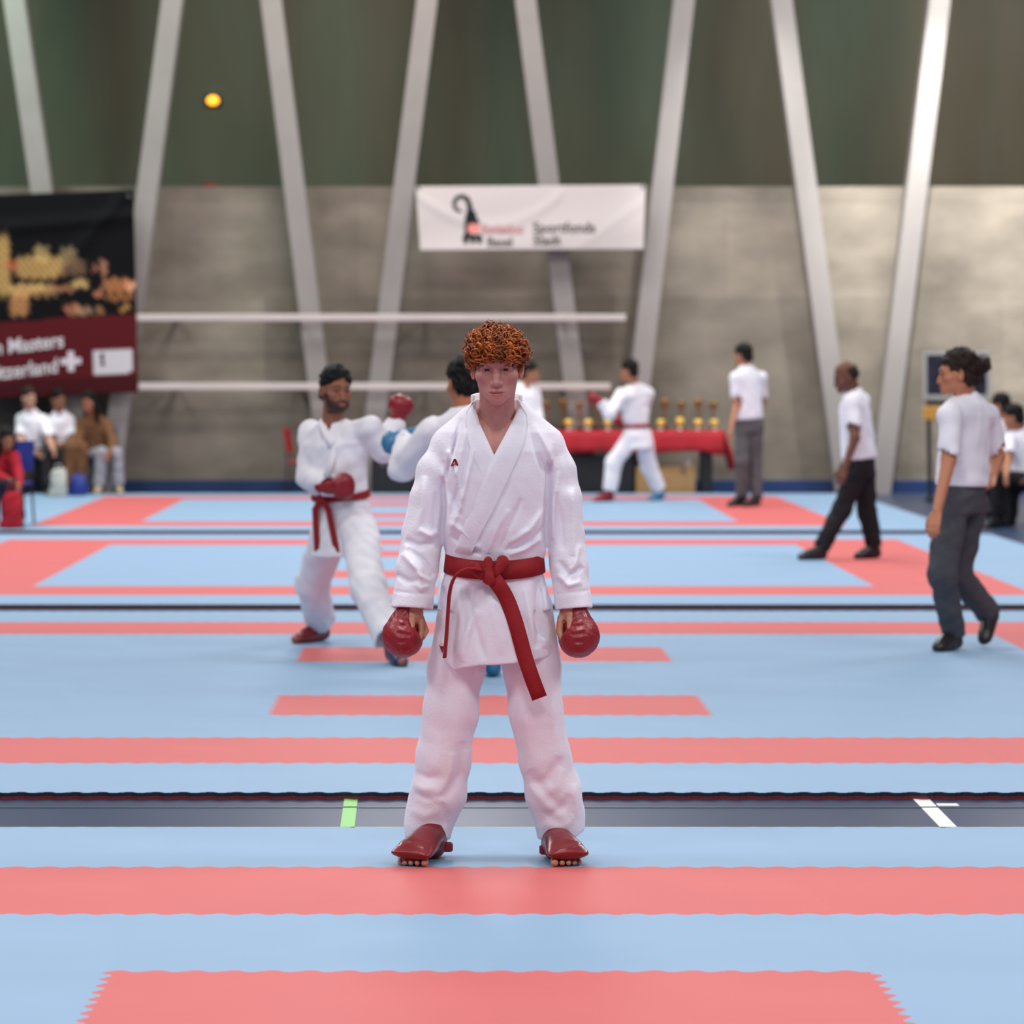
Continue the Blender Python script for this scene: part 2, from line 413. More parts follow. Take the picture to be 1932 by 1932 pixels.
struct('wall_back', MB().box((0, WALL+1.1, (LEDGE+FLZ)/2), (44, 2.2, LEDGE-FLZ)), M_conc, 'board-marked concrete end wall below the dark recess')
struct('wall_upper', MB().box((0, WALL+2.5, (LEDGE+10.5)/2), (44, 0.4, 10.5-LEDGE)), M_dark, 'recessed green-grey wall with shade in its colour above the concrete ledge')
struct('baseboard_back', MB().box((0, WALL-0.012, FLZ+0.078), (44, 0.025, 0.156), 0.004), M_base, 'navy blue strip along the foot of the concrete wall')
for rz_, x1 in ((CAMH+(CY0-599)*45.5/FPX, 1181), (CAMH+(CY0-729)*45.5/FPX, 1152)):
    i = 1 if x1 == 1181 else 2
    xa, xb = -7.0, (x1-CX0)/FPX*45.5
    t = MB().box(((xa+xb)/2, 45.5, rz_), (xb-xa, 0.05, 0.085), 0.008)
    for q in (-5.6, -3.4, -1.9, -0.3, 1.4): t.box((q, 45.86, rz_), (0.06, 0.68, 0.04))
    struct('trim_%d' % i, t, M_white, ['upper white horizontal rail along the concrete wall', 'lower white horizontal rail along the concrete wall'][i-1])
# slanted columns: (x at y=0, x at y=355) px
clab = ['first slanted column at the left edge with a pale green cast', 'slanted column just right of the dark city banner', 'slanted column rising left of the bearded fighter', 'slanted column beside the left end of the white banner',
        'slanted column passing behind the white banner', 'slanted column beside the right end of the white banner', 'slanted column above the bald walking referee', 'rightmost slanted pale column']
for i, (xt, xm) in enumerate(((28, 79), (326, 280), (512, 556), (806, 762), (991, 1036), (1290, 1249), (1473, 1520), (1771, 1728))):
    D = 45.85; sl_ = (xm-xt)/355.0; yb = CY0+(CAMH-FLZ)*FPX/D; yt = CY0-(9.6-CAMH)*FPX/D
    a = W(xt+sl_*yb, yb, D); b = W(xt+sl_*yt, yt, D); hw = 0.128
    mb = MB(); mb.ribbon([a, b], [V(hw, 0, 0)]*2, [V(0, 0.16, 0)]*2)
    o = struct('column', mb, M_colm, clab[i]); o['group'] = 'slanted columns on the end wall'

# ------------------------------------------------------------------ tatami areas of interlocking 1 m mats
M_edge_shade = mat('foam edge with shade', (40, 46, 60), 0.7, 0.2); M_redu = mat('red foam underside with shade', (122, 50, 56), 0.7, 0.2); M_bluu = mat('blue foam underside with shade', (52, 70, 96), 0.7, 0.2)  # mat edge and underside colours darkened to carry the shade on the sides
def mat_mesh(name, teeth, top, bot):
    e = 0.00004; out = []
    def wave(t):
        f = (t*10) % 1.0
        return 0.0125*np.interp(f, [0, .06, .16, .40, .60, .84, .94, 1], [0, 0, 1, 1, -1, -1, 0, 0])
    if teeth:
        ts = np.unique(np.concatenate([[k/10+q/10 for q in (0, .06, .16, .40, .60, .84, .94)] for k in range(10)]+[[1.0]]))
    else: ts = np.array([0, 1.0])
    for t in ts[:-1]: out.append((t, wave(t)+e))
    for t in ts[:-1]: out.append((1+wave(t)-e, t))
    for t in ts[:0:-1]: out.append((t, 1+wave(t)-e))
    for t in ts[:0:-1]: out.append((wave(t)+e, t))
    n = len(out); T = 0.0275
    v = [(x, y, 0.0) for x, y in out]+[(x, y, -T*0.55) for x, y in out]+[(x, y, -T) for x, y in out]
    f = [list(range(n))]+[[i+n, (i+1) % n+n, (i+1) % n, i] for i in range(n)]+[[i+2*n, (i+1) % n+2*n, (i+1) % n+n, i+n] for i in range(n)]+[list(range(3*n-1, 2*n-1, -1))]
    me = raw_mesh(name, v, f); me.materials.append(top); me.materials.append(bot); me.materials.append(M_edge_shade)
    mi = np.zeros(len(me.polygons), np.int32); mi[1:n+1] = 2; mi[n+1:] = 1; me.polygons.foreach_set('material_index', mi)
    return me
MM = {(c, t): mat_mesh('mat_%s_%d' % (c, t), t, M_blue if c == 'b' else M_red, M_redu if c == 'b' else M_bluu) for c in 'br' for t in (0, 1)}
def red_cell(i, j):
    if 1 <= i <= 8 and 1 <= j <= 8 and (i in (1, 8) or j in (1, 8)): return True
    return i in (4, 5) and j in (3, 6)
def tatami(x0, y0, j0, j1, teeth, label):
    root = empty('tatami_area', (x0, y0, 0), label, 'tatami', 'karate mat areas laid one behind the other')
    for j in range(j0, j1):
        for i in range(10):
            o = bpy.data.objects.new('foam_mat', MM[('r' if red_cell(i, j) else 'b', teeth)]); col.objects.link(o)
            o.parent = root; o.location = (i, j, 0)
tatami(-0.89-4, 2.67, 2, 10, 1, 'nearest blue and red jigsaw mat area under the red-haired fighter')
tatami(-0.815-4, 13.70, 0, 10, 1, 'second blue and red mat area where the bearded fighter steps')
tatami(-2.97-2, 24.36, 0, 10, 0, 'third blue and red mat area crossed by the bald referee')
tatami(-3.10-2, 35.14, 0, 10, 0, 'farthest blue and red mat area in front of the trophy table')

# ------------------------------------------------------------------ people: shared pieces
def rot_head(yaw, pitch, roll=0):
    """columns: local x (image right when facing the camera), y (face forward), z up. yaw 0 faces the camera, +90 faces image right"""
    f0 = V(math.sin(R(yaw)), -math.cos(R(yaw)), 0); x0 = V(math.cos(R(yaw)), math.sin(R(yaw)), 0); z0 = V(0, 0, 1)
    f = f0*math.cos(R(pitch))-z0*math.sin(R(pitch)); z = z0*math.cos(R(pitch))+f0*math.sin(R(pitch))
    x = x0*math.cos(R(roll))+z*math.sin(R(roll)); z = z*math.cos(R(roll))-x0*math.sin(R(roll))
    return np.stack([x, f, z], 1)
def head_field(vox, neck_loc=None, nr=0.056, beard=0.0, fine=True, crz=0.086):
    F = Field((-0.105, -0.13, -0.30), (0.105, 0.135, 0.15), vox)
    F.ell((0, -0.014, 0.046), (0.0735, 0.096, crz), 0.02)
    F.ell((0, 0.022, -0.018), (0.0655, 0.066, 0.082), 0.03)
    F.ell((0, 0.032, -0.070), (0.051, 0.050, 0.040), 0.03)
    F.ell((0, 0.076, -0.100), (0.023, 0.018, 0.017), 0.022)
    for sx in (-1, 1):
        F.ell((sx*0.046, 0.055, -0.026), (0.022, 0.024, 0.018), 0.02)
        F.cap((sx*0.013, 0.088, 0.019), (sx*0.043, 0.075, 0.020), 0.0115, 0.010, 0.014)
        F.ell((sx*0.031, 0.098, -0.002), (0.0175, 0.019, 0.0125), 0.012, 's')
    F.chain([V(0, 0.080, 0.010), V(0, 0.096, -0.022), V(0, 0.105, -0.042)], [0.0085, 0.0095, 0.0115], 0.012)
    for sx in (-1, 1):
        F.ell((sx*0.0125, 0.094, -0.0455), (0.0085, 0.0105, 0.0075), 0.006)
        if fine:
            F.ell((sx*0.007, 0.101, -0.0535), (0.0038, 0.0055, 0.004), 0.003, 's')
            F.chain([V(sx*0.0135, 0.077, 0.002), V(sx*0.030, 0.0855, 0.0085), V(sx*0.047, 0.072, 0.001)], [0.0048, 0.0066, 0.0048], 0.004)
            F.chain([V(sx*0.0145, 0.076, -0.006), V(sx*0.030, 0.081, -0.0125), V(sx*0.046, 0.071, -0.005)], [0.004, 0.0045, 0.004], 0.006)
    F.ell((0, 0.070, -0.076), (0.033, 0.026, 0.022), 0.02)
    F.chain([V(-0.023, 0.083, -0.074), V(-0.005, 0.094, -0.0705), V(0.005, 0.094, -0.0705), V(0.023, 0.083, -0.074)], [0.0035, 0.0055, 0.0055, 0.0035], 0.006)
    F.chain([V(-0.021, 0.083, -0.0785), V(0, 0.0935, -0.0825), V(0.021, 0.083, -0.0785)], [0.0035, 0.0065, 0.0035], 0.006)
    F.chain([V(-0.024, 0.0885, -0.0755), V(0, 0.100, -0.0762), V(0.024, 0.0885, -0.0755)], [0.0016, 0.002, 0.0016], 0.003, op='s')
    for sx in (-1, 1):
        c, s_ = math.cos(0.35*sx), math.sin(0.35*sx); Mx = np.array([[c, -s_, 0], [s_, c, 0], [0, 0, 1]])
        F.ell((sx*0.0765, -0.010, -0.012), (0.0085, 0.0185, 0.033), 0.008, M=Mx)
        if fine: F.ell((sx*0.084, -0.006, -0.008), (0.006, 0.0105, 0.020), 0.005, 's', M=Mx)
    nb = V(0, -0.045, -0.20) if neck_loc is None else np.asarray(neck_loc)
    F.cap((0, -0.028, -0.055), nb, nr, nr*1.08, 0.018)
    if fine:
        for sx in (-1, 1): F.cap((sx*0.046, -0.018, -0.055), (sx*0.016, nb[1]+0.055, nb[2]-0.02), 0.013, 0.011, 0.02)
        F.ell((0, nb[1]*0.6+0.032, -0.135), (0.013, 0.016, 0.018), 0.015)
    if beard:
        F.ell((0, 0.040, -0.085), (0.058, 0.056, 0.040), 0.02)
    return F
def head_colors(v, skin, lips, brow, beard=None, stubble=0.0):
    c = np.tile(np.array(lin(skin)), (len(v), 1)); x, y, z = np.abs(v[:, 0]), v[:, 1], v[:, 2]
    def mix(wt, rgb):
        wt = np.clip(wt, 0, 1)[:, None]; c[:] = c*(1-wt)+np.array(lin(rgb))*wt
    mix(0.35*np.exp(-((x-0.047)/0.02)**2-((z+0.035)/0.02)**2)*(y > 0.02), lips)
    mix(0.6*np.clip((0.022-x)/0.006, 0, 1)*np.clip((0.0105-np.abs(z+0.0765))/0.004, 0, 1)*(y > 0.075), lips)
    mix(0.85*np.clip((0.0075-np.abs(z-0.0225-0.004*np.sin((x-0.012)/0.035*3.1)))/0.003, 0, 1)*(x > 0.012)*(x < 0.048)*(y > 0.05), brow)
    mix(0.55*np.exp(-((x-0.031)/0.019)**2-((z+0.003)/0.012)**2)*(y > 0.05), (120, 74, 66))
    if beard:
        bw = np.clip((-0.048-z-0.0*(x))/0.012, 0, 1)*np.clip((z+0.135)/0.01, 0, 1)*np.clip((y+0.01)/0.02, 0, 1)
        bw = np.maximum(bw, np.clip((x-0.052)/0.008, 0, 1)*np.clip((-0.01-z)/0.02, 0, 1)*(y > 0.0)*(y < 0.06)*(z > -0.1))
        mix(0.92*bw*(1-0.9*(x < 0.02)*(np.abs(z+0.0765) < 0.009)), beard)
    return c
def hair_field(style, vox, seed=1):
    F = Field((-0.125, -0.19, -0.36 if style == 'long' else -0.15), (0.125, 0.13, 0.19), vox)
    if style == 'receding':
        F.ell((0, -0.03, 0.03), (0.0785, 0.086, 0.078), 0.01); F.half((0, 0.0, 0.045), (0, 0.75, 0.35)); F.half((0, -0.03, -0.03), (0, 0.5, -1))
    else:
        F.ell((0, -0.016, 0.052), (0.083, 0.104, 0.092), 0.01)
        F.ell((0, -0.05, -0.02), (0.075, 0.062, 0.07), 0.02)
        F.half((0, 0.088, 0.062), (0, 0.72, -0.76)) if style != 'long' else F.half((0, 0.07, 0.05), (0, 0.9, -0.35))
        F.ell((0, 0.075, -0.02), (0.066, 0.08, 0.085), 0.01, 's')
        if style == 'bun':
            F.cap((0, -0.09, 0.03), (0, -0.15, 0.035), 0.03, 0.045, 0.02); F.cap((0, -0.10, 0.0), (0, -0.13, -0.06), 0.035, 0.018, 0.02)
        if style == 'long':
            for sx in (-1, 1): F.chain([V(sx*0.065, -0.02, 0.03), V(sx*0.085, -0.02, -0.10), V(sx*0.085, 0.01, -0.27)], [0.03, 0.032, 0.022], 0.02)
            F.chain([V(0, -0.07, 0.02), V(0, -0.10, -0.12), V(0, -0.09, -0.27)], [0.06, 0.065, 0.045], 0.03)
    F.noise(0.0055, 0.035, seed)
    return F
def hand_parts(wr, d, n, th, vox, s=1.0, curl=0.35):
    """hand from wrist wr along d, palm normal n, thumb on side th"""
    d, n = unit(d), unit(n); n = unit(n-d*(n@d)); th = unit(np.asarray(th)-d*(np.asarray(th)@d)-n*(np.asarray(th)@n))
    F = Field(wr-0.23*s, wr+0.23*s, vox); wr = np.asarray(wr)
    F.cap(wr-d*0.05*s, wr+d*0.015*s, 0.027*s, 0.025*s, 0.01, flat=n, ff=0.8)
    for q in (-0.028, -0.009, 0.010, 0.029): F.cap(wr+d*0.02*s+th*q*0.7*s, wr+d*0.088*s+th*q*s, 0.015*s, 0.0125*s, 0.012, flat=n, ff=0.85)
    for q, L in ((0.030, 0.072), (0.011, 0.080), (-0.009, 0.074), (-0.028, 0.058)):
        p = wr+d*0.088*s+th*q*s; a = 0.0; 
        for k_, fr in enumerate((0.45, 0.32, 0.23)):
            a += curl*(1.1 if k_ else 0.7); e = p+(d*math.cos(a)+n*math.sin(a))*L*fr*s
            F.cap(p, e, 0.0092*s-0.0008*k_*s, 0.0086*s-0.0009*k_*s, 0.003); p = e
    p0 = wr+d*0.022*s+th*0.028*s; p1 = p0+(d*0.7+th*0.62+n*0.35)*0.042*s; p2 = p1+(d*0.92+th*0.12+n*0.3)*0.030*s; p3 = p2+(d*0.95-th*0.1+n*0.3)*0.024*s
    F.chain([p0, p1, p2, p3], [0.015*s, 0.0118*s, 0.0105*s, 0.0088*s], 0.006)
    v, f = F.mesh(); return smooth_verts(v, f, 1), f
def glove_field(wr, d, n, th, vox, s=1.0):
    d, n = unit(d), unit(n); n = unit(n-d*(n@d)); th = unit(np.asarray(th)-d*(np.asarray(th)@d)-n*(np.asarray(th)@n))
    F = Field(wr-0.21*s, wr+0.21*s, vox)
    F.cap(wr-d*0.055*s, wr+d*0.02*s, 0.034*s, 0.036*s, 0.01)
    F.cap(wr+d*0.02*s, wr+d*0.085*s-n*0.008*s, 0.042*s, 0.058*s, 0.02, flat=n, ff=0.85)
    F.cap(wr+d*0.095*s-th*0.022*s+n*0.012*s, wr+d*0.095*s+th*0.022*s+n*0.012*s, 0.053*s, 0.053*s, 0.02)
    F.cap(wr+d*0.07*s-th*0.02*s+n*0.045*s, wr+d*0.07*s+th*0.02*s+n*0.045*s, 0.032*s, 0.032*s, 0.012)
    F.noise(0.0012*s, 0.03*s, 3)
    return F
def foot_field(a, t, k, tn, vox, S=1.0):
    """shoe: ankle a, toe tip t, knee k, tn = direction out of the sole upwards"""
    a, t, tn = np.asarray(a), np.asarray(t), unit(tn)
    e = t-a; e = unit(e-tn*(e@tn)); h = (a-t)@tn; s0 = t-tn*0.022*S
    heel = a-tn*(h-0.012*S)
    F = Field(np.minimum(np.minimum(a, t), heel)-0.12, np.maximum(np.maximum(a, t), heel)+0.12, vox)
    F.cap(heel-e*0.022*S, t-e*0.036*S, 0.036*S, 0.041*S, 0.02, flat=tn, ff=0.85)
    F.cap(a, a*0.35+t*0.65, 0.043*S, 0.034*S, 0.03)
    F.cap(a+(k-a)*0.08, heel+tn*0.02*S-e*0.012*S, 0.043*S, 0.04*S, 0.02)
    F.half(s0, -tn)
    return F
def limb_frame(lat, up):
    up = unit(up); lat = unit(lat-up*(lat@up)); return lat, up
def person(label, J, yaw, head, skin, outfit, vox=0.008, hair=('short', M_black_hair), group=None, shoes=None, top=M_gi2, bottom=M_gi2,
           belt=None, gloves=None, beard=None, size=1.0, hands=None, lips=(150, 84, 76), brow=(40, 28, 22), waist=0.0, tuck=True, sleeve=0.55, hem=None, hand_n=None, lift='', ground=0.0, lapels=None, sit=0.0):
    """J: joints as (px, py, depth). keys nk, sa, sb, ea, eb, wa, wb, pv, ha, hb, ka, kb, aa, ab, ta, tb (a = image left side)"""
    P = {k: W(*v) for k, v in J.items()}
    for k_ in ('pv', 'ha', 'hb', 'ka', 'kb'): P[k_][2] += sit
    for s_ in 'ab':
        if s_ not in lift: P['t'+s_][2] = ground+0.023*size; P['a'+s_][2] = max(ground+0.085*size, min(P['a'+s_][2], ground+0.11*size))
    base = np.array([P['pv'][0], P['pv'][1], ground])
    root = empty('person', base, label, 'person', group)
    fwd0 = V(math.sin(R(yaw)), -math.cos(R(yaw)), 0)
    up = unit(P['nk']-P['pv']); lat = unit(P['sb']-P['sa']); lat = unit(lat-up*(lat@up)); fwd = unit(np.cross(lat, up))
    if fwd@fwd0 < 0: fwd = -fwd
    L = np.linalg.norm(P['nk']-P['pv']); S = size
    sw = np.linalg.norm(P['sb']-P['sa'])/2
    sw = max(sw, 0.15*S)
    allp = np.array(list(P.values()))
    lo, hi = allp.min(0)-0.2, allp.max(0)+0.2
    hc, hyaw, hpitch = W(*head[:3]), head[3], head[4]
    HM = rot_head(hyaw, hpitch, head[5] if len(head) > 5 else 0)
    # ---- body
    parts = []
    B = Field(lo, hi, max(vox, 0.009))
    B.loft(P['pv'], up, lat, fwd, [(-0.06, 0.13*S, 0.09*S, 0, 0), (0.2*L, 0.12*S, 0.085*S, 0, 0), (0.75*L, sw*0.85, 0.09*S, 0, 0), (0.95*L, sw*0.5, 0.06*S, 0, 0)])
    B.cap(P['nk']-up*0.08, P['nk']+(hc-P['nk'])*0.35, 0.05*S, 0.045*S, 0.02)
    for s_ in 'ab':
        B.chain([P['s'+s_], P['e'+s_], P['w'+s_]], [0.046*S, 0.040*S, 0.027*S], 0.02)
        B.chain([P['h'+s_], P['k'+s_], P['a'+s_]], [0.072*S, 0.052*S, 0.036*S], 0.02)
        if outfit == 'gi': B.cap(P['a'+s_]-V(0, 0, 0.02), P['t'+s_], 0.034*S, 0.022*S, 0.02)
    v, f = B.mesh(); parts.append((smooth_verts(v, f, 1), f)); cols = [np.tile(np.array(lin(skin)), (len(v), 1))]
    nl = HM.T@(P['nk']-hc)/S
    Hf = head_field(max(0.0036, vox*0.55), nl, beard=1.0 if beard else 0, fine=vox < 0.008); v, f = Hf.mesh(); v = smooth_verts(v, f, 1)
    cols.append(head_colors(v, skin, lips, brow, beard)); parts.append((v*S@HM.T+hc, f))
    for s_ in 'ab':
        d = unit(P['w'+s_]-P['e'+s_])
        if hands and s_ in hands: d = unit(np.asarray(hands[s_], float))
        n = (hand_n or {}).get(s_, -lat if s_ == 'b' else lat)
        v, f = hand_parts(P['w'+s_], d, n, fwd if abs(d@fwd) < 0.9 else up, max(0.0045, vox*0.6), 0.95*S, 0.35 if not gloves else 0.75)
        parts.append((v, f)); cols.append(np.tile(np.array(lin(skin)), (len(v), 1)))
        if gloves and gloves.get(s_):
            g = glove_field(P['w'+s_], d, n, fwd if abs(d@fwd) < 0.9 else up, max(0.005, vox*0.7), S)
            field_obj('glove', g, gloves[s_], root)
    v, f = join(parts)
    body = link('body', raw_mesh('body', v-base, f, True, np.concatenate(cols)), M_skin, root)
    # eyes
    for sx in (-1, 1):
        c = HM@V(sx*0.031, 0.0735, -0.002)*S+hc-base; e = MB()
        e.lathe((0, 0, 0), [(0.0005, -0.0125), (0.006, -0.011), (0.0105, -0.0065), (0.0125, 0), (0.0105, 0.0065), (0.006, 0.011), (0.0005, 0.0125)], 10)
        e.v = [tuple(HM@(np.array(q)*S)+c) for q in e.v]; e.build('eye', M_iris if vox >= 0.008 else M_iris, body, True)
    # ---- hair
    if hair:
        hf = hair_field(hair[0], max(0.0045, vox*0.6), seed=int(J['nk'][0])); v, f = hf.mesh(); v = smooth_verts(v, f, 1)
        link('hair', raw_mesh('hair', v*S@HM.T+hc-base, f, True), hair[1], root)
    # ---- top
    gi = outfit == 'gi'; T = Field(lo, hi, vox)
    hemL = -0.17 if gi else (0.025 if tuck else -0.10)
    if hem is not None: hemL = hem
    if gi: rows = [(hemL, 0.225*S, 0.172*S, 0, 0), (-0.02, 0.196*S, 0.150*S, 0, 0), (0.12*L+waist, 0.160*S, 0.12*S, 0, 0), (0.3*L, 0.178*S, 0.135*S, 0, 0.01), (0.55*L, 0.19*S, 0.14*S, 0, 0.01), (0.8*L, sw*1.02, 0.125*S, 0, 0), (0.93*L, sw*0.78, 0.095*S, 0, -0.01), (1.02*L, 0.075*S, 0.07*S, 0, -0.01)]
    else: rows = [(hemL-0.05, 0.172*S, 0.13*S, 0, 0), (0.1*L, 0.176*S, 0.138*S, 0, 0), (0.3*L, 0.172*S, 0.132*S, 0, 0), (0.55*L, 0.178*S, 0.128*S, 0, 0), (0.8*L, sw*1.0, 0.118*S, 0, 0), (0.93*L, sw*0.76, 0.09*S, 0, -0.01), (1.03*L, 0.068*S, 0.066*S, 0, -0.01)]
    T.loft(P['pv'], up, lat, fwd, rows, 0.02)
    for s_ in 'ab':
        T.cap(P['nk']-up*0.05+(P['s'+s_]-P['nk'])*0.3, P['s'+s_], 0.055*S, 0.058*S, 0.05)
        if gi:
            c = P['e'+s_]+(P['w'+s_]-P['e'+s_])*0.78
            T.chain([P['s'+s_], P['e'+s_], c], [0.072*S, 0.069*S, 0.064*S], 0.025)
            u_ = unit(P['w'+s_]-P['e'+s_]); T.cap(c+u_*0.005, c+u_*0.08, 0.049*S, 0.049*S, 0.0, 's')
        elif sleeve >= 1:
            T.chain([P['s'+s_], P['e'+s_], P['w'+s_]], [0.07*S, 0.058*S, 0.048*S], 0.03)
        else:
            c = P['s'+s_]+(P['e'+s_]-P['s'+s_])*sleeve*1.3
            T.chain([P['s'+s_], c], [0.060*S, 0.066*S], 0.03)
            u_ = unit(P['e'+s_]-P['s'+s_]); T.cap(c+u_*0.01, c+u_*0.09, 0.062*S, 0.062*S, 0.0, 's')
    T.cap(P['nk']+fwd*0.05+up*0.005, P['nk']+fwd*(0.15 if gi else 0.10)-up*(0.13 if gi else 0.02), 0.035, 0.012, 0.01, 's')
    T.cap(P['nk']-up*0.02, P['nk']+up*0.1+(hc-P['nk'])*0.1, 0.062*S, 0.06*S, 0.01, 's')
    T.noise(0.0042 if gi else 0.0032, 0.11, int(J['nk'][0])+3)
    if not gi: T.half(P['pv']+up*hemL, -up)
    topo = field_obj('jacket' if gi else 'shirt', T, top, root)
    if not gi and sleeve < 1:
        nd = unit(hc-P['nk']+up*0.1); c0 = P['nk']+nd*0.012-base; pts = [c0+lat*0.066*S*math.cos(a)+fwd*0.064*S*math.sin(a)-up*0.016*max(0, math.sin(a)) for a in np.linspace(math.pi/2+0.15, math.pi*2.5-0.15, 20)]
        MB().ribbon(pts, [nd*0.019*S]*20, [unit(p_-c0)*0.005 for p_ in pts]).build('collar', top, topo, True)
    for lp in (lapels or []):
        P3 = [W(x, y, T.front(x, y, P['nk'][1]-0.12)-0.004)-base for x, y in lp]
        P3 = [P3[0]+(P3[-1]-P3[0])*0]+[p_ for p_ in P3[1:]]
        MB().ribbon(P3, [unit(np.cross(unit(P3[min(i+1, len(P3)-1)]-P3[max(i-1, 0)]), V(0, 1, 0)))*0.02 for i in range(len(P3))], [V(0, 0.007, 0)]*len(P3)).build('lapel', top, topo, True)
    # ---- trousers
    Q = Field(lo, hi, vox); loose = gi
    for s_ in 'ab':
        c = P['k'+s_]+(P['a'+s_]-P['k'+s_])*(0.86 if gi else 0.97)
        r = [0.104*S, 0.094*S, 0.086*S] if gi else [0.098*S, 0.078*S, 0.068*S]
        Q.chain([P['h'+s_], P['k'+s_], c], r, 0.03)
        u_ = unit(P['a'+s_]-P['k'+s_])
        Q.cap(c+u_*(r[2]*0.55), c+u_*0.16, r[2]*1.05, r[2]*1.05, 0.0, 's')
    Q.loft(P['pv'], up, lat, fwd, [(-0.12, 0.15*S, 0.11*S, 0, 0), (0, 0.162*S, 0.122*S, 0, 0), (0.06 if gi else 0.10*L, 0.152*S, 0.115*S, 0, 0)], 0.04)
    Q.noise(0.0045, 0.12, int(J['nk'][0])+8)
    field_obj('trousers', Q, bottom, root)
    # ---- belt
    if belt is not None:
        wz = 0.10*L+waist; bb = Field(P['pv']-0.3, P['pv']+0.45, vox*0.9)
        bb.loft(P['pv'], up, lat, fwd, [(wz-0.024, 0.183*S, 0.144*S, 0, 0), (wz+0.024, 0.179*S, 0.140*S, 0, 0)], 0.0)
        bo = field_obj('belt', bb, belt, root)
        k = P['pv']+up*wz+fwd*0.148*S-base; t = MB(); t.box(k, (0.05, 0.05, 0.055), 0.012)
        for sx in (-1, 1):
            pts = [k, k+fwd*0.012+lat*sx*0.05-up*0.06, k+fwd*0.006+lat*sx*0.075-up*0.30]
            t.ribbon(pts, [lat*0.02+up*0.006*sx]*3, [fwd*0.004]*3)
        t.build('belt_knot', belt, bo)
    # ---- shoes or foot guards
    for s_ in 'ab':
        m = shoes[s_] if isinstance(shoes, dict) else shoes
        if m is None: continue
        tn = unit(P['k'+s_]-P['a'+s_]) if s_ in lift else V(0, 0, 1)
        if s_ in lift: e_ = unit(P['t'+s_]-P['a'+s_]+tn*0.05); tn = unit(tn-e_*(tn@e_))
        field_obj('foot_guard' if gi else 'shoe', foot_field(P['a'+s_], P['t'+s_], P['k'+s_], tn, max(0.005, vox*0.75), S), m, root)
    return root, P, HM, hc

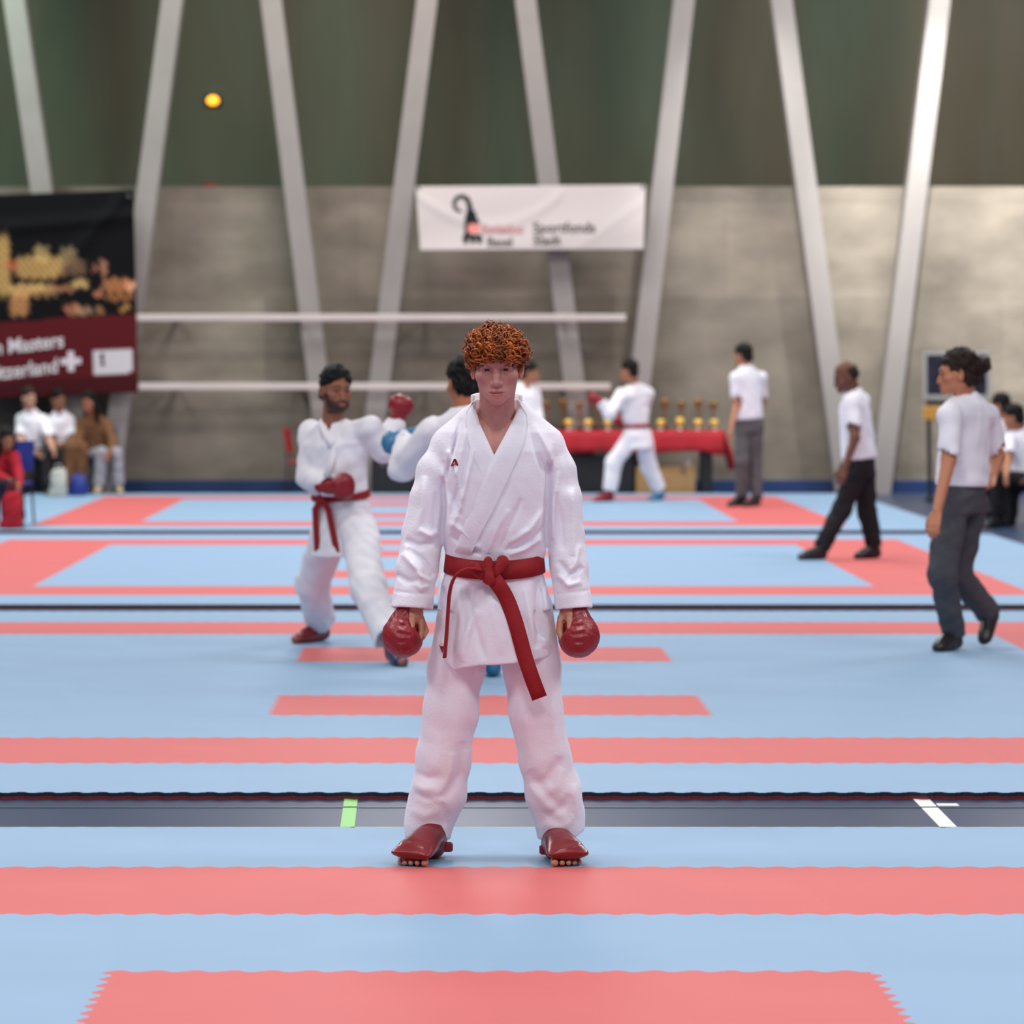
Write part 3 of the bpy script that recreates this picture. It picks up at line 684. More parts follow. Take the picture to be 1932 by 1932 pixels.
# ------------------------------------------------------------------ the red-haired fighter in front
def main_fighter():
    D0 = 11.87
    base = np.array([*W(935, 1620, D0)[:2], 0.0])
    root = empty('person', base, 'red-haired fighter in white gi with red belt and gloves standing in front', 'person')
    skin = (194, 136, 126)
    vx = 0.0042
    w_ = lambda x, y, d=0.0: W(x, y, D0+d)
    px = D0/FPX
    # ---------------- jacket
    T = Field(w_(715, 1275, -0.26)-V(0, 0, 0), w_(1140, 745, 0.26), vx)
    rows = []
    for y, xl, xr, dep, off in ((1262, 818, 1049, 0.146, 0), (1200, 820, 1047, 0.142, 0), (1150, 825, 1041, 0.132, 0), (1100, 832, 1031, 0.113, 0), (1066, 845, 1021, 0.104, 0.0),
                                (1035, 838, 1030, 0.117, 0.0), (1000, 831, 1036, 0.128, 0.004), (950, 828, 1038, 0.132, 0.006), (900, 826, 1040, 0.130, 0.005), (850, 830, 1046, 0.122, 0), (815, 842, 1036, 0.105, -0.012), (790, 868, 1006, 0.088, -0.022), (765, 892, 982, 0.074, -0.030), (752, 898, 976, 0.066, -0.034)):
        rows.append((CAMH-(y-CY0)*px, (xr-xl)/2*px, dep, ((xl+xr)/2-CX0)*px, off))
    T.loft(V(0, D0, 0), V(0, 0, 1), V(1, 0, 0), V(0, -1, 0), rows, 0.0)
    sl = [w_(849, 853, 0.03), w_(827, 890, 0.02), w_(812, 940, 0.01), w_(797, 1010, 0.0), w_(787, 1075, -0.03), w_(777, 1150, -0.06)]
    sr = [w_(1030, 852, 0.03), w_(1048, 890, 0.02), w_(1060, 940, 0.01), w_(1067, 1010, 0.0), w_(1074, 1075, -0.03), w_(1083, 1150, -0.06)]
    rl = [0.068, 0.067, 0.066, 0.066, 0.066, 0.067]; rr_ = [0.068, 0.065, 0.063, 0.060, 0.059, 0.0595]
    T.cap(w_(893, 795, 0.02), w_(849, 840, 0.03), 0.048, 0.060, 0.04); T.cap(w_(985, 793, 0.02), w_(1030, 838, 0.03), 0.048, 0.060, 0.04)
    T.chain(sl, rl, 0.012, flat=V(0, 1, 0), ff=0.92); T.chain(sr, rr_, 0.012, flat=V(0, 1, 0), ff=0.92)
    # folds: (points px, amplitude m, width px)
    yf = D0-0.005; Df = D0-0.12
    G = [([(905, 800), (884, 890), (868, 960), (850, 1000)], 0.007, 6), ([(890, 830), (872, 900), (852, 975)], -0.006, 7), ([(845, 850), (862, 900), (870, 945)], 0.007, 7), ([(838, 870), (850, 930), (868, 975)], -0.006, 7),
         ([(870, 790), (855, 850), (842, 905)], -0.010, 5), ([(882, 800), (868, 860), (860, 900)], 0.006, 6),
         ([(995, 800), (1015, 860), (1035, 905)], -0.006, 7), ([(1010, 800), (1035, 850), (1048, 890)], 0.006, 7),
         ([(1040, 870), (1034, 940), (1030, 1000), (1034, 1040)], -0.016, 7), ([(835, 900), (838, 960), (834, 1010), (836, 1050)], -0.014, 6),
         ([(1055, 890), (1047, 950), (1043, 1020)], 0.006, 6), ([(1030, 960), (1000, 1000), (960, 1025)], 0.007, 7), ([(1032, 990), (1000, 1020), (950, 1040)], -0.007, 6), ([(1026, 1015), (990, 1038), (960, 1048)], 0.006, 5),
         ([(850, 1010), (880, 1030), (910, 1048)], -0.006, 6), ([(845, 985), (875, 1005), (905, 1038)], 0.006, 7), ([(960, 960), (935, 1000), (920, 1045)], 0.005, 7), ([(985, 940), (965, 985), (945, 1040)], -0.005, 7),
         ([(925, 900), (895, 960), (868, 1015)], -0.004, 4), ([(968, 900), (935, 965), (905, 1025)], -0.004, 4),
         # sleeves, image left
         ([(790, 1000), (812, 1012), (826, 1005)], 0.010, 8), ([(765, 1020), (790, 1032), (820, 1025)], -0.008, 8), ([(758, 1045), (790, 1075), (800, 1110)], 0.008, 8), ([(770, 1035), (800, 1060), (818, 1090)], -0.007, 7),
         ([(780, 1100), (795, 1112), (812, 1105)], 0.006, 6), ([(748, 1085), (770, 1098), (790, 1095)], -0.006, 6), ([(800, 900), (797, 960), (785, 1010)], 0.006, 9), ([(822, 930), (818, 990), (826, 1040)], -0.006, 7), ([(815, 1100), (790, 1085), (775, 1060)], 0.006, 5),
         # sleeves, image right
         ([(1048, 930), (1060, 990), (1062, 1040)], -0.007, 8), ([(1080, 920), (1085, 990), (1082, 1050)], 0.007, 9), ([(1055, 1060), (1075, 1085), (1100, 1070)], -0.008, 7), ([(1052, 1085), (1072, 1105), (1098, 1098)], 0.008, 7), ([(1095, 1030), (1085, 1070), (1062, 1095)], 0.006, 6), ([(1070, 860), (1078, 900), (1080, 930)], -0.005, 7),
         # skirt
         ([(865, 1105), (868, 1170), (862, 1240)], 0.008, 9), ([(885, 1105), (895, 1180), (915, 1245)], -0.007, 9), ([(900, 1150), (880, 1200), (872, 1250)], 0.006, 9), ([(925, 1115), (935, 1170), (945, 1235)], 0.004, 10),
         ([(1015, 1095), (1018, 1150), (1012, 1225)], -0.009, 8), ([(1028, 1110), (1034, 1170), (1030, 1225)], 0.008, 7), ([(835, 1110), (838, 1160), (842, 1220)], -0.009, 6), ([(990, 1110), (1000, 1160), (1012, 1215)], 0.005, 8)]
    for p_, a_, w2 in G: T.fold(p_, a_*1.9, w2*0.8, Df, yf)
    # cuff seam
    for (xa, xb, ya, yb) in ((742, 816, 1116, 1122), (1048, 1114, 1122, 1114)): T.fold([(xa, ya), (xb, yb)], -0.004, 2.5, D0-0.10, D0+0.05)
    T.noise(0.0012, 0.10, 5, 9)
    # cuff openings, skirt opening, hem cut, V neck
    def cut_end(c, d, n):
        X, Y, Z = T.ax[0][:, None, None], T.ax[1][None, :, None], T.ax[2][None, None, :]
        dist = np.sqrt((X-c[0])**2+(Y-c[1])**2+(Z-c[2])**2)
        pl = (X-c[0])*n[0]+(Y-c[1])*n[1]+(Z-c[2])*n[2]
        m = dist < d
        T.d = np.where(m, np.maximum(T.d, pl), T.d).astype(np.float32)
    cut_end(w_(777, 1148, -0.06), 0.135, unit(V(-0.06, -0.12, -1))); cut_end(w_(1083, 1149, -0.06), 0.135, unit(V(0.06, -0.12, -1)))
    for c, d in ((w_(778, 1140, -0.06), V(-0.02, -0.03, -0.1)), (w_(1082, 1140, -0.06), V(0.02, -0.03, -0.1))):
        T.cap(c, c+d, 0.046, 0.052, 0.0, 's', flat=V(0, 1, 0), ff=0.85)
    X, Y, Z = T.ax[0][:, None, None], T.ax[1][None, :, None], T.ax[2][None, None, :]
    hz = np.interp((T.ax[0]/px+CX0), [815, 838, 856, 875, 905, 950, 1000, 1048], [CAMH-(q-CY0)*px for q in (1225, 1242, 1259, 1254, 1249, 1247, 1242, 1233)])[:, None, None]
    near = (np.abs(X-(935-CX0)*px) < 0.215) & (Z < CAMH-(1190-CY0)*px)
    T.d = np.where(near, np.maximum(T.d, hz-Z), T.d).astype(np.float32)
    T.loft(V(0, D0, 0), V(0, 0, 1), V(1, 0, 0), V(0, -1, 0), [(r[0], r[1]-0.024, r[2]-0.028, r[3], r[4]) for r in rows[:2][::1]]+[(rows[2][0], 0.03, 0.03, rows[2][3], 0)], 0.0, 's', cutlo=False)
    # V neck: carve where the photograph shows skin
    ex = T.ax[0]/px+CX0; ez = CY0+(CAMH-T.ax[2])/px
    xl = np.interp(ez, [740, 757, 800, 858], [890, 893, 906, 932]); xr = np.interp(ez, [740, 762, 800, 858], [984, 980, 965, 932])
    inside = (ex[:, None] > xl[None, :]) & (ex[:, None] < xr[None, :]) & (ez[None, :] < 858)
    dd = np.minimum(ex[:, None]-xl[None, :], xr[None, :]-ex[:, None])*px*0.93
    dd = np.minimum(dd, (858-ez[None, :])*px)
    vcut = np.maximum(-dd[:, None, :], (Y-(D0+0.02)))
    T.d = np.maximum(T.d, -vcut).astype(np.float32)
    T.cap(w_(937, 790, 0.03), w_(937, 700, 0.0), 0.062, 0.075, 0.005, 's')
    v, f = T.mesh(); v = smooth_verts(v, f, 1)
    jk = link('jacket', raw_mesh('jacket', v-base, f, True), M_gi, root)
    surf = lambda x, y, off=0.0, df=D0-0.1: T.front(x, y, df)-off
    # ---------------- lapels: raised bands that follow the jacket surface
    def lapel(inner, outer, name, lift, under=None):
        n = 26; mb = MB(); ip = lambda P_, t: np.array([np.interp(t, np.linspace(0, 1, len(P_)), [p[i] for p in P_]) for i in range(2)])
        grid = []
        for i in range(n):
            t = i/(n-1); a, b = ip(inner, t), ip(outer, t); row = []
            for j in range(6):
                q = a+(b-a)*j/5
                row.append((q, surf(q[0]+(b-a)[0]*0.03, q[1])))
            grid.append(row)
        # keep depth smooth: replace outliers in the carved opening by the outer neighbour
        dep = np.array([[c[1] for c in r] for r in grid])
        for j in range(4, -1, -1): dep[:, j] = np.where(dep[:, j] > dep[:, j+1]+0.012, dep[:, j+1]+0.006, dep[:, j])
        for _ in range(3): dep[1:-1] = (dep[:-2]+2*dep[1:-1]+dep[2:])/4
        vs = []
        for off in (lift, -0.012):
            for i in range(n):
                for j in range(6):
                    e = 0.0035 if j in (0, 5) and off > 0 else 0
                    vs.append(W(grid[i][j][0][0], grid[i][j][0][1], dep[i, j]-off+e)-base)
        fs = []; g = lambda l, i, j: l*n*6+i*6+j
        for i in range(n-1):
            for j in range(5):
                fs.append((g(0, i, j), g(0, i, j+1), g(0, i+1, j+1), g(0, i+1, j))); fs.append((g(1, i, j), g(1, i+1, j), g(1, i+1, j+1), g(1, i, j+1)))
        for i in range(n-1):
            for j in (0, 5): fs.append((g(0, i, j), g(0, i+1, j), g(1, i+1, j), g(1, i, j)))
        for j in range(5):
            for i in (0, n-1): fs.append((g(0, i, j), g(0, i, j+1), g(1, i, j+1), g(1, i, j)))
        mb.add(vs, fs); o = mb.build(name, M_gi, jk, True); return o
    lapel([(893, 757), (899, 782), (910, 812), (922, 838), (934, 862), (948, 890)], [(880, 778), (878, 800), (882, 830), (893, 862), (906, 892), (920, 920)], 'lapel', 0.006)
    lapel([(981, 762), (969, 790), (953, 820), (938, 848), (920, 884), (898, 938), (875, 990), (858, 1040)], [(994, 782), (996, 806), (989, 838), (974, 872), (954, 914), (930, 964), (906, 1008), (890, 1044)], 'lapel', 0.011)
    # collar round the back of the neck
    mb = MB(); pts = []
    for k in range(15):
        a = math.pi*k/14; c = W(937, 757, D0+0.035)-base
        x_, y_ = -math.cos(a)*0.0775, math.sin(a)*0.062
        pts.append(c+V(x_, y_-0.005, 0.012*math.sin(a)-0.006))
    mb.ribbon(pts, [V(0, 0, 0.024)]*15, [unit(V(-math.cos(math.pi*k/14), math.sin(math.pi*k/14), 0))*0.006 for k in range(15)])
    mb.build('collar', M_gi, jk, True)
    # chest mark and hem marks
    def decal(poly, name, m, off=0.006, par=jk):
        ds = [surf(x, y, 0) for x, y in poly]; dm = min(sorted(ds)[len(ds)//3], min(ds)+0.006); vs = [W(x, y, dm-off)-base for x, y in poly]; n = len(vs)
        vs += [q+V(0, 0.012, 0) for q in vs]
        fs = [list(range(n))]+[[i, (i+1) % n, n+(i+1) % n, n+i] for i in range(n)]+[list(range(2*n-1, n-1, -1))]
        return MB().add(vs, fs).build(name, m, par)
    M_mark = mat('red embroidery', (140, 30, 32), 0.7, 0.2); M_mk2 = mat('dark green embroidery', (30, 50, 52), 0.7, 0.2)
    decal([(850, 880), (856, 866), (860, 866), (866, 880), (862, 879), (857.5, 871), (853, 880)], 'embroidered_mark', M_mark)
    decal([(833, 1180), (835, 1175), (839, 1176), (838, 1183), (836, 1188), (838, 1193), (834, 1190), (832, 1185)], 'embroidered_mark', M_mk2)
    decal([(828, 1217), (832, 1220), (838, 1219), (839, 1222), (832, 1223), (836, 1230), (834, 1231)], 'embroidered_mark', M_mark)
    # ---------------- trousers
    Tr = Field(w_(755, 1600, -0.17), w_(1115, 1090, 0.24), vx)
    def leg(rows_):
        pts = [w_(c, y, d) for y, c, hw, d in rows_]; r = [hw*px for y, c, hw, d in rows_]
        Tr.chain(pts, r, 0.02, flat=V(0, 1, 0), ff=0.9)
    leg([(1150, 882, 55, 0.0), (1260, 861, 53, 0.0), (1340, 851, 51, 0.0), (1430, 837, 50, 0.01), (1495, 828, 51, 0.02), (1535, 813, 46, 0.03), (1560, 807, 42, 0.03), (1600, 806, 41, 0.03)])
    leg([(1150, 988, 55, 0.0), (1260, 1004, 54, 0.0), (1340, 1011, 50, 0.0), (1430, 1028, 48, 0.01), (1495, 1044, 51, 0.02), (1535, 1054, 47, 0.03), (1560, 1056, 43, 0.03), (1610, 1056, 38, 0.03)])
    for p_, a_, w2 in [([(905, 1270), (895, 1340), (880, 1420)], -0.006, 8), ([(870, 1290), (858, 1370), (850, 1430)], 0.005, 10), ([(830, 1290), (826, 1370), (815, 1440)], -0.005, 9), ([(872, 1400), (866, 1460), (835, 1510)], -0.011, 8), ([(855, 1420), (848, 1470), (815, 1510)], 0.009, 8),
                       ([(785, 1460), (808, 1470), (835, 1462)], -0.007, 6), ([(780, 1482), (800, 1490), (825, 1486)], 0.007, 6), ([(780, 1500), (805, 1508), (838, 1500)], -0.006, 5), ([(775, 1530), (800, 1542), (835, 1528)], 0.007, 8), ([(835, 1515), (838, 1545), (830, 1570)], -0.006, 6), ([(870, 1300), (890, 1330), (893, 1390)], 0.005, 7),
                       ([(965, 1270), (985, 1350), (1000, 1430)], 0.005, 9), ([(1040, 1290), (1045, 1360), (1060, 1430)], 0.006, 8), ([(1010, 1300), (1015, 1370), (1022, 1430)], -0.004, 9), ([(1058, 1430), (1035, 1470), (1005, 1490)], -0.009, 8), ([(1062, 1450), (1050, 1485), (1010, 1510)], 0.008, 8),
                       ([(998, 1455), (1025, 1495), (1065, 1530)], -0.010, 8), ([(1005, 1480), (1030, 1520), (1070, 1548)], 0.008, 8), ([(1085, 1480), (1090, 1520), (1085, 1550)], 0.006, 7), ([(1075, 1500), (1062, 1525), (1030, 1545)], -0.007, 7), ([(1025, 1555), (1055, 1565), (1085, 1545)], 0.008, 8)]:
        Tr.fold(p_, a_*0.95, w2*1.25, D0-0.07, D0+0.03)
    Tr.noise(0.0012, 0.12, 15, 9)
    ex = Tr.ax[0]/px+CX0
    hz = np.interp(ex, [760, 772, 800, 822, 838, 850, 1010, 1022, 1050, 1078, 1092, 1100], [CAMH-(q-CY0)*px for q in (1578, 1580, 1572, 1562, 1577, 1588, 1594, 1596, 1590, 1583, 1574, 1568)])[:, None, None]
    Z = Tr.ax[2][None, None, :]; Y = Tr.ax[1][None, :, None]
    hz = hz-np.clip((Y-(D0-0.02))*0.12, -0.01, 0.02)
    Tr.d = np.maximum(Tr.d, hz-Z).astype(np.float32)
    Tr.cap(w_(806, 1567, 0.03), w_(806, 1620, 0.03), 0.058, 0.062, 0, 's', flat=V(0, 1, 0), ff=0.88); Tr.cap(w_(1055, 1572, 0.03), w_(1055, 1630, 0.03), 0.054, 0.056, 0, 's', flat=V(0, 1, 0), ff=0.88)
    field_obj('trousers', Tr, M_gi, root)
    # ---------------- belt: two wraps, knot, two ends
    mb = MB(); n = 64; cxw = W(933, 1066, D0)-base; pts = []; wd = []; th = []
    for k in range(n+1):
        a = 2*math.pi*k/n; ca, sa = math.cos(a), math.sin(a)
        pts.append(cxw+V(ca*0.1565, -sa*0.114, -0.020*max(0, sa)**1.3+0.009)); wd.append(V(0, 0, 0.0300)+V(ca, -sa, 0)*-0.003); th.append(unit(V(ca, -sa*1.3, 0))*0.0045)
    mb.ribbon(pts, wd, th); bo = mb.build('belt', M_belt, root, True)
    K = Field(w_(880, 1115, -0.25), w_(965, 1040, -0.05), 0.0025)
    kd = -0.128
    K.cap(w_(893, 1070, kd), w_(924, 1090, kd-0.012), 0.020, 0.024, 0.002, flat=V(0, 1, 0), ff=0.8)
    K.cap(w_(948, 1060, kd), w_(924, 1088, kd-0.012), 0.021, 0.020, 0.002, flat=V(0, 1, 0), ff=0.8)
    K.cap(w_(921, 1058, kd-0.010), w_(925, 1094, kd-0.020), 0.014, 0.018, 0.002, flat=V(0, 1, 0), ff=0.6)
    K.fold([(936, 1052), (931, 1072), (936, 1098)], -0.008, 2.2, D0-0.14, D0)
    K.fold([(908, 1058), (912, 1076), (910, 1098)], -0.007, 2.2, D0-0.14, D0)
    v, f = K.mesh(); link('knot', raw_mesh('knot', smooth_verts(v, f, 1)-base, f, True), M_belt, bo)
    def tail(P_, wpx, name, edge=False, thk=0.0022):
        pts, wd, th = [], [], []; P_ = [(x, y, d if d is not None else min(surf(x, y, 0.012, D0-0.16), D0-0.12)-D0) for x, y, d in P_]
        m_ = 22; t = np.linspace(0, len(P_)-1, m_); q = np.array(P_); q = np.stack([np.interp(t, range(len(P_)), q[:, i]) for i in range(3)], 1)
        for _ in range(2): q[1:-1] = (q[:-2]+2*q[1:-1]+q[2:])/4
        w3 = np.array([w_(*a) for a in q])-base
        for i in range(m_):
            tg = unit(w3[min(i+1, m_-1)]-w3[max(i-1, 0)])
            if edge: a = V(0.13, 1, 0.0)*0.02; b = unit(np.cross(tg, a))*thk*1.7
            else: a = unit(np.cross(tg, V(0, 1, 0)))*wpx*px/2; b = unit(np.cross(tg, a))*thk
            pts.append(w3[i]); wd.append(a); th.append(b)
        MB().ribbon(pts, wd, th).build(name, M_belt, bo, True)
    tail([(926, 1086, -0.128), (938, 1100, -0.152), (955, 1125, None), (970, 1165, None), (980, 1200, None), (989, 1235, None), (1000, 1270, -0.142), (1018, 1317, -0.130)], 29, 'belt_end')
    tail([(912, 1076, -0.140), (892, 1071, -0.165), (872, 1074, -0.180), (858, 1086, -0.182), (849, 1108, -0.175), (846, 1140, -0.165), (844, 1180, -0.155), (841, 1215, -0.150), (839, 1241, -0.150)], 0, 'belt_end', True)
    # ---------------- body: head, neck, chest, hands, feet
    HM = rot_head(-2, 7, 1); hc = W(937.5, 690, 11.80)
    parts, cols = [], []
    nk = HM.T@(W(937, 800, D0+0.005)-hc)
    Hf = head_field(0.0022, nk, 0.054, crz=0.060)
    v, f = Hf.mesh(); v = smooth_verts(v, f, 1); cols.append(head_colors(v, skin, (168, 84, 84), (150, 84, 50))); parts.append((v@HM.T+hc, f))
    B = Field(w_(750, 1640, -0.25), w_(1130, 745, 0.22), 0.007)
    ch = [(r[0], max(r[1]-0.03, 0.03), max(r[2]-0.022, 0.03), r[3], r[4]) for r in rows[4:]]
    B.loft(V(0, D0, 0), V(0, 0, 1), V(1, 0, 0), V(0, -1, 0), ch, 0.0)
    B.cap(w_(905, 800, -0.055), w_(870, 812, -0.02), 0.012, 0.012, 0.02); B.cap(w_(966, 800, -0.055), w_(1005, 812, -0.02), 0.012, 0.012, 0.02)
    B.cap(w_(937, 860, -0.102), w_(937, 800, -0.06), 0.012, 0.012, 0.02, 's')
    for s_ in (sl, sr): B.chain([s_[0], s_[2], s_[5]], [0.042, 0.034, 0.026], 0.02)
    B.cap(w_(890, 1180, 0), w_(980, 1180, 0), 0.09, 0.09, 0.03); B.cap(w_(935, 1180, 0), w_(935, 1040, 0), 0.085, 0.085, 0.03)
    B.chain([w_(885, 1180, 0), w_(845, 1390, 0.01), w_(815, 1572, 0.02)], [0.075, 0.052, 0.034], 0.02); B.chain([w_(982, 1180, 0), w_(1018, 1390, 0.01), w_(1050, 1578, 0.02)], [0.075, 0.052, 0.034], 0.02)
    v, f = B.mesh(); parts.append((smooth_verts(v, f, 2), f)); cols.append(np.tile(np.array(lin(skin)), (len(v), 1)))
    # hands: (wrist, knuckle direction, thumb points) inside the mitts; thumbs and fingertips show
    for sx, wx, gx in ((-1, 778, 761), (1, 1082, 1091)):
        Hh = Field(w_(gx-75, 1275, -0.22), w_(gx+75, 1120, 0.12), 0.003)
        wr = w_(wx+sx*-2, 1150, -0.065); s = 1
        Hh.cap(wr+V(0, 0, 0.04), wr-V(0, 0, 0.02), 0.03, 0.029, 0.01)
        Hh.cap(wr-V(0, 0, 0.015), w_(gx+sx*9, 1200, -0.07), 0.030, 0.030, 0.01)
        # thumb: down the inner side, in front
        tx = lambda a: gx-sx*a
        Hh.chain([w_(tx(13), 1150, -0.075), w_(tx(16), 1170, -0.105), w_(tx(15), 1188, -0.118), w_(tx(12), 1200, -0.126)], [0.016, 0.0108, 0.0105, 0.0088], 0.004)
        # index and middle finger curling in from the palm, behind the thumb
        Hh.chain([w_(tx(26), 1148, -0.055), w_(tx(33), 1172, -0.075), w_(tx(34), 1194, -0.092), w_(tx(30), 1207, -0.108)], [0.014, 0.0098, 0.0092, 0.008], 0.003)
        Hh.chain([w_(tx(33), 1165, -0.02), w_(tx(43 if sx < 0 else 37), 1190, -0.035), w_(tx(37 if sx < 0 else 34), 1203, -0.06)], [0.0105, 0.0092, 0.0078], 0.003)
        Hh.chain([w_(tx(25), 1180, -0.01), w_(tx(32), 1204, -0.02), w_(tx(28), 1218, -0.05)], [0.0105, 0.0092, 0.0078], 0.003)
        Hh.chain([w_(tx(18), 1185, 0.0), w_(tx(26), 1214, -0.005), w_(tx(22), 1228, -0.035)], [0.0095, 0.0085, 0.007], 0.003)
        v, f = Hh.mesh(); parts.append((smooth_verts(v, f, 1), f)); cols.append(np.tile(np.array(lin((196, 138, 112))), (len(v), 1)))
        g = Field(w_(gx-60, 1260, -0.24), w_(gx+60, 1125, 0.10), 0.0032)
        g.cap(w_(wx-sx*4+sx*8, 1135, -0.06), w_(gx+sx*-2, 1172, -0.075), 0.032, 0.036, 0.01)
        g.cap(w_(gx+sx*4, 1172, -0.078), w_(gx+sx*4, 1200, -0.082), 0.034, 0.052, 0.02)
        g.ell(w_(gx, 1205, -0.085), (0.063, 0.066, 0.061), 0.02)
        g.ell(w_(gx+sx*8, 1196, -0.075), (0.050, 0.056, 0.052), 0.02)
        # opening for thumb
        g.cap(w_(tx(24), 1150, -0.15), w_(tx(29), 1186, -0.17), 0.022, 0.019, 0.008, 's'); g.cap(w_(tx(24), 1150, -0.10), w_(tx(31), 1190, -0.10), 0.021, 0.018, 0.008, 's')
        for q in range(7):
            yy = 1176+q*6.5; g.fold([(tx(14), yy+2), (gx+sx*2, yy-(3-q)*0.6), (gx+sx*14, yy-4+q)], (-0.0035 if q % 2 else 0.003), 2.4, D0-0.13, D0-0.08)
        g.noise(0.0008, 0.02, 31+sx, 6)
        go = field_obj('glove', g, M_glove, root)
        if sx > 0:
            q = [(1099, 1166), (1103, 1157), (1106, 1158), (1108, 1165), (1105, 1162), (1102, 1164), (1101, 1167)]
            vs = [W(x, y, g.front(x, y, D0-0.1)-0.002)-base for x, y in q]; nn = len(vs); vs += [a+V(0, 0.003, 0) for a in vs]
            MB().add(vs, [list(range(nn))]+[[i, (i+1) % nn, nn+(i+1) % nn, nn+i] for i in range(nn)]).build('printed_mark', M_white, go)
    # feet
    for sx, ax_, ay, hx, tx_, ex_ in ((-1, 815, 1572, 822, 779, 0), (1, 1050, 1578, 1043, 1069, 0)):
        an = W(ax_, ay, D0+0.01); Dt = floorD(1638)+0.02
        toe = V((tx_-CX0)/FPX*Dt, Dt, 0.02); heel = V(an[0]-sx*0.004, an[1]+0.05, 0.035)
        out = V(sx, 0, 0)
        Ff = Field(np.minimum(an, toe)-0.11, np.maximum(an, toe)+0.11, 0.0026)
        for q in range(5):   # toes
            tq = toe+V(sx*(-0.037, -0.0135, 0.0065, 0.025, 0.042)[q], 0.010+0.0045*q*q*0.4, -0.0075-0.0006*q); r = (0.0118, 0.0088, 0.0084, 0.0078, 0.0074)[q]
            Ff.cap(tq+V(0, 0.05, 0.006), tq, r, r, 0.0)
        Ff.cap(heel, toe+V(0, 0.07, 0.014), 0.034, 0.032, 0.02); Ff.cap(an, heel, 0.034, 0.034, 0.02); Ff.cap(an+V(0, 0, 0.1), an, 0.035, 0.034, 0.02)
        Ff.half((0, 0, 0.001), (0, 0, -1))
        v, f = Ff.mesh(); parts.append((smooth_verts(v, f, 1), f)); cols.append(np.tile(np.array(lin((200, 138, 122))), (len(v), 1)))
        g = Field(np.minimum(an, toe)-0.16, np.maximum(an, toe)+0.16, 0.0034)
        A_ = an+V(0, -0.012, -0.005); E_ = toe+V(sx*0.006, 0.016, 0.020); ax_v = E_-A_; La = float(np.linalg.norm(ax_v)); up_ = ax_v/La
        lt_ = unit(V(1, 0, 0)-up_*up_[0]); fw_ = np.cross(lt_, up_)
        g.loft(A_, up_, lt_, fw_, [(-0.02, 0.040, 0.040, 0, 0), (0.0, 0.045, 0.046, 0, 0), (0.4*La, 0.054, 0.044, 0, 0), (0.75*La, 0.063, 0.034, 0, 0), (0.95*La, 0.067, 0.022, 0, 0), (1.02*La, 0.066, 0.017, 0, 0), (1.07*La, 0.060, 0.011, 0, -0.003), (1.09*La, 0.052, 0.005, 0, -0.005)], 0.0)
        g.cap(an+V(0, -0.012, 0.03), an+V(0, 0.0, -0.02), 0.036, 0.044, 0.02)
        g.cap(heel, heel+V(0, -0.06, 0.0), 0.034, 0.034, 0.03)
        st = W((848, 1024)[sx > 0], (1598, 1603)[sx > 0], D0+0.0)
        g.cap(toe+V(-0.08, -0.012, -0.020), toe+V(0.08, -0.012, -0.020), 0.016, 0.016, 0.004, 's')
        g.half((0, 0, 0.003), (0, 0, -1))
        g.fold([(tx_-26, 1587 if sx < 0 else 1596), (tx_+2, 1585 if sx < 0 else 1591), (tx_+28, 1592 if sx < 0 else 1586)], 0.003, 2.2, D0-0.1, D0)
        fo = field_obj('foot_guard', g, M_guard, root)
        MB().box(st+V(sx*0.014, 0.0, 0)-base, (0.05, 0.02, 0.032), 0.006).build('strap', M_guard, fo)
    v, f = join(parts)
    body = link('body', raw_mesh('body', v-base, f, True, np.concatenate(cols)), M_skin, root)
    for sx in (-1, 1):
        c = HM@V(sx*0.031, 0.0705, -0.003)+hc-base; e = MB()
        prof = [(0.0125*math.sin(a), -0.0125*math.cos(a)) for a in np.linspace(0.02, math.pi-0.02, 14)]
        e.lathe((0, 0, 0), prof, 16); e.v = [tuple(HM@V(q[0], q[2], q[1])+c) for q in e.v]; eo = e.build('eye', M_eyew, body, True)
        e = MB(); e.lathe((0, 0, 0), [(0.0072*math.sin(a)/math.sin(1.2), 0.0115+0.0022*(1-(a/1.2)**2)) for a in np.linspace(1.2, 0.02, 6)], 14)
        e.v = [tuple(HM@V(q[0], q[2], q[1]-0.0015)+c) for q in e.v]; e.build('iris', M_iris, body, True)
    # ---------------- curly hair
    rng = np.random.RandomState(4)
    cap_ = Field((-0.115, -0.14, -0.08), (0.115, 0.13, 0.17), 0.004)
    cap_.ell((0, -0.010, 0.046), (0.084, 0.104, 0.068), 0.01); cap_.ell((0, -0.045, 0.0), (0.078, 0.065, 0.075), 0.02)
    cap_.half((0, 0.085, 0.045), (0, 0.75, -0.7)); cap_.noise(0.006, 0.03, 8)
    v, f = cap_.mesh(); hv = [v@HM.T+hc-base]; hf = [f]; o = len(v)
    n = 760; k = 0; ns = 13; sd = 5
    ring = np.stack([np.cos(np.arange(sd)*2*math.pi/sd), np.sin(np.arange(sd)*2*math.pi/sd)], 1)
    while k < n:
        a = rng.normal(size=3); a = a/np.linalg.norm(a)
        p = V(0, -0.008, 0.046)+a*V(0.0865, 0.106, 0.069)
        lim = 0.014+0.75*(p[1]-0.075) if p[1] > -0.02 else -0.045
        if p[2] < lim or (p[1] < 0.0 and p[2] < -0.03): continue
        k += 1
        nrm = unit(a/V(0.0865, 0.106, 0.069)); down = unit(V(0, 0.35*(p[1] > 0), -1)-nrm*(V(0, 0, -1)@nrm)+rng.normal(size=3)*0.55)
        ax = unit(down+nrm*0.25); u = unit(np.cross(ax, rng.normal(size=3))); q = np.cross(ax, u)
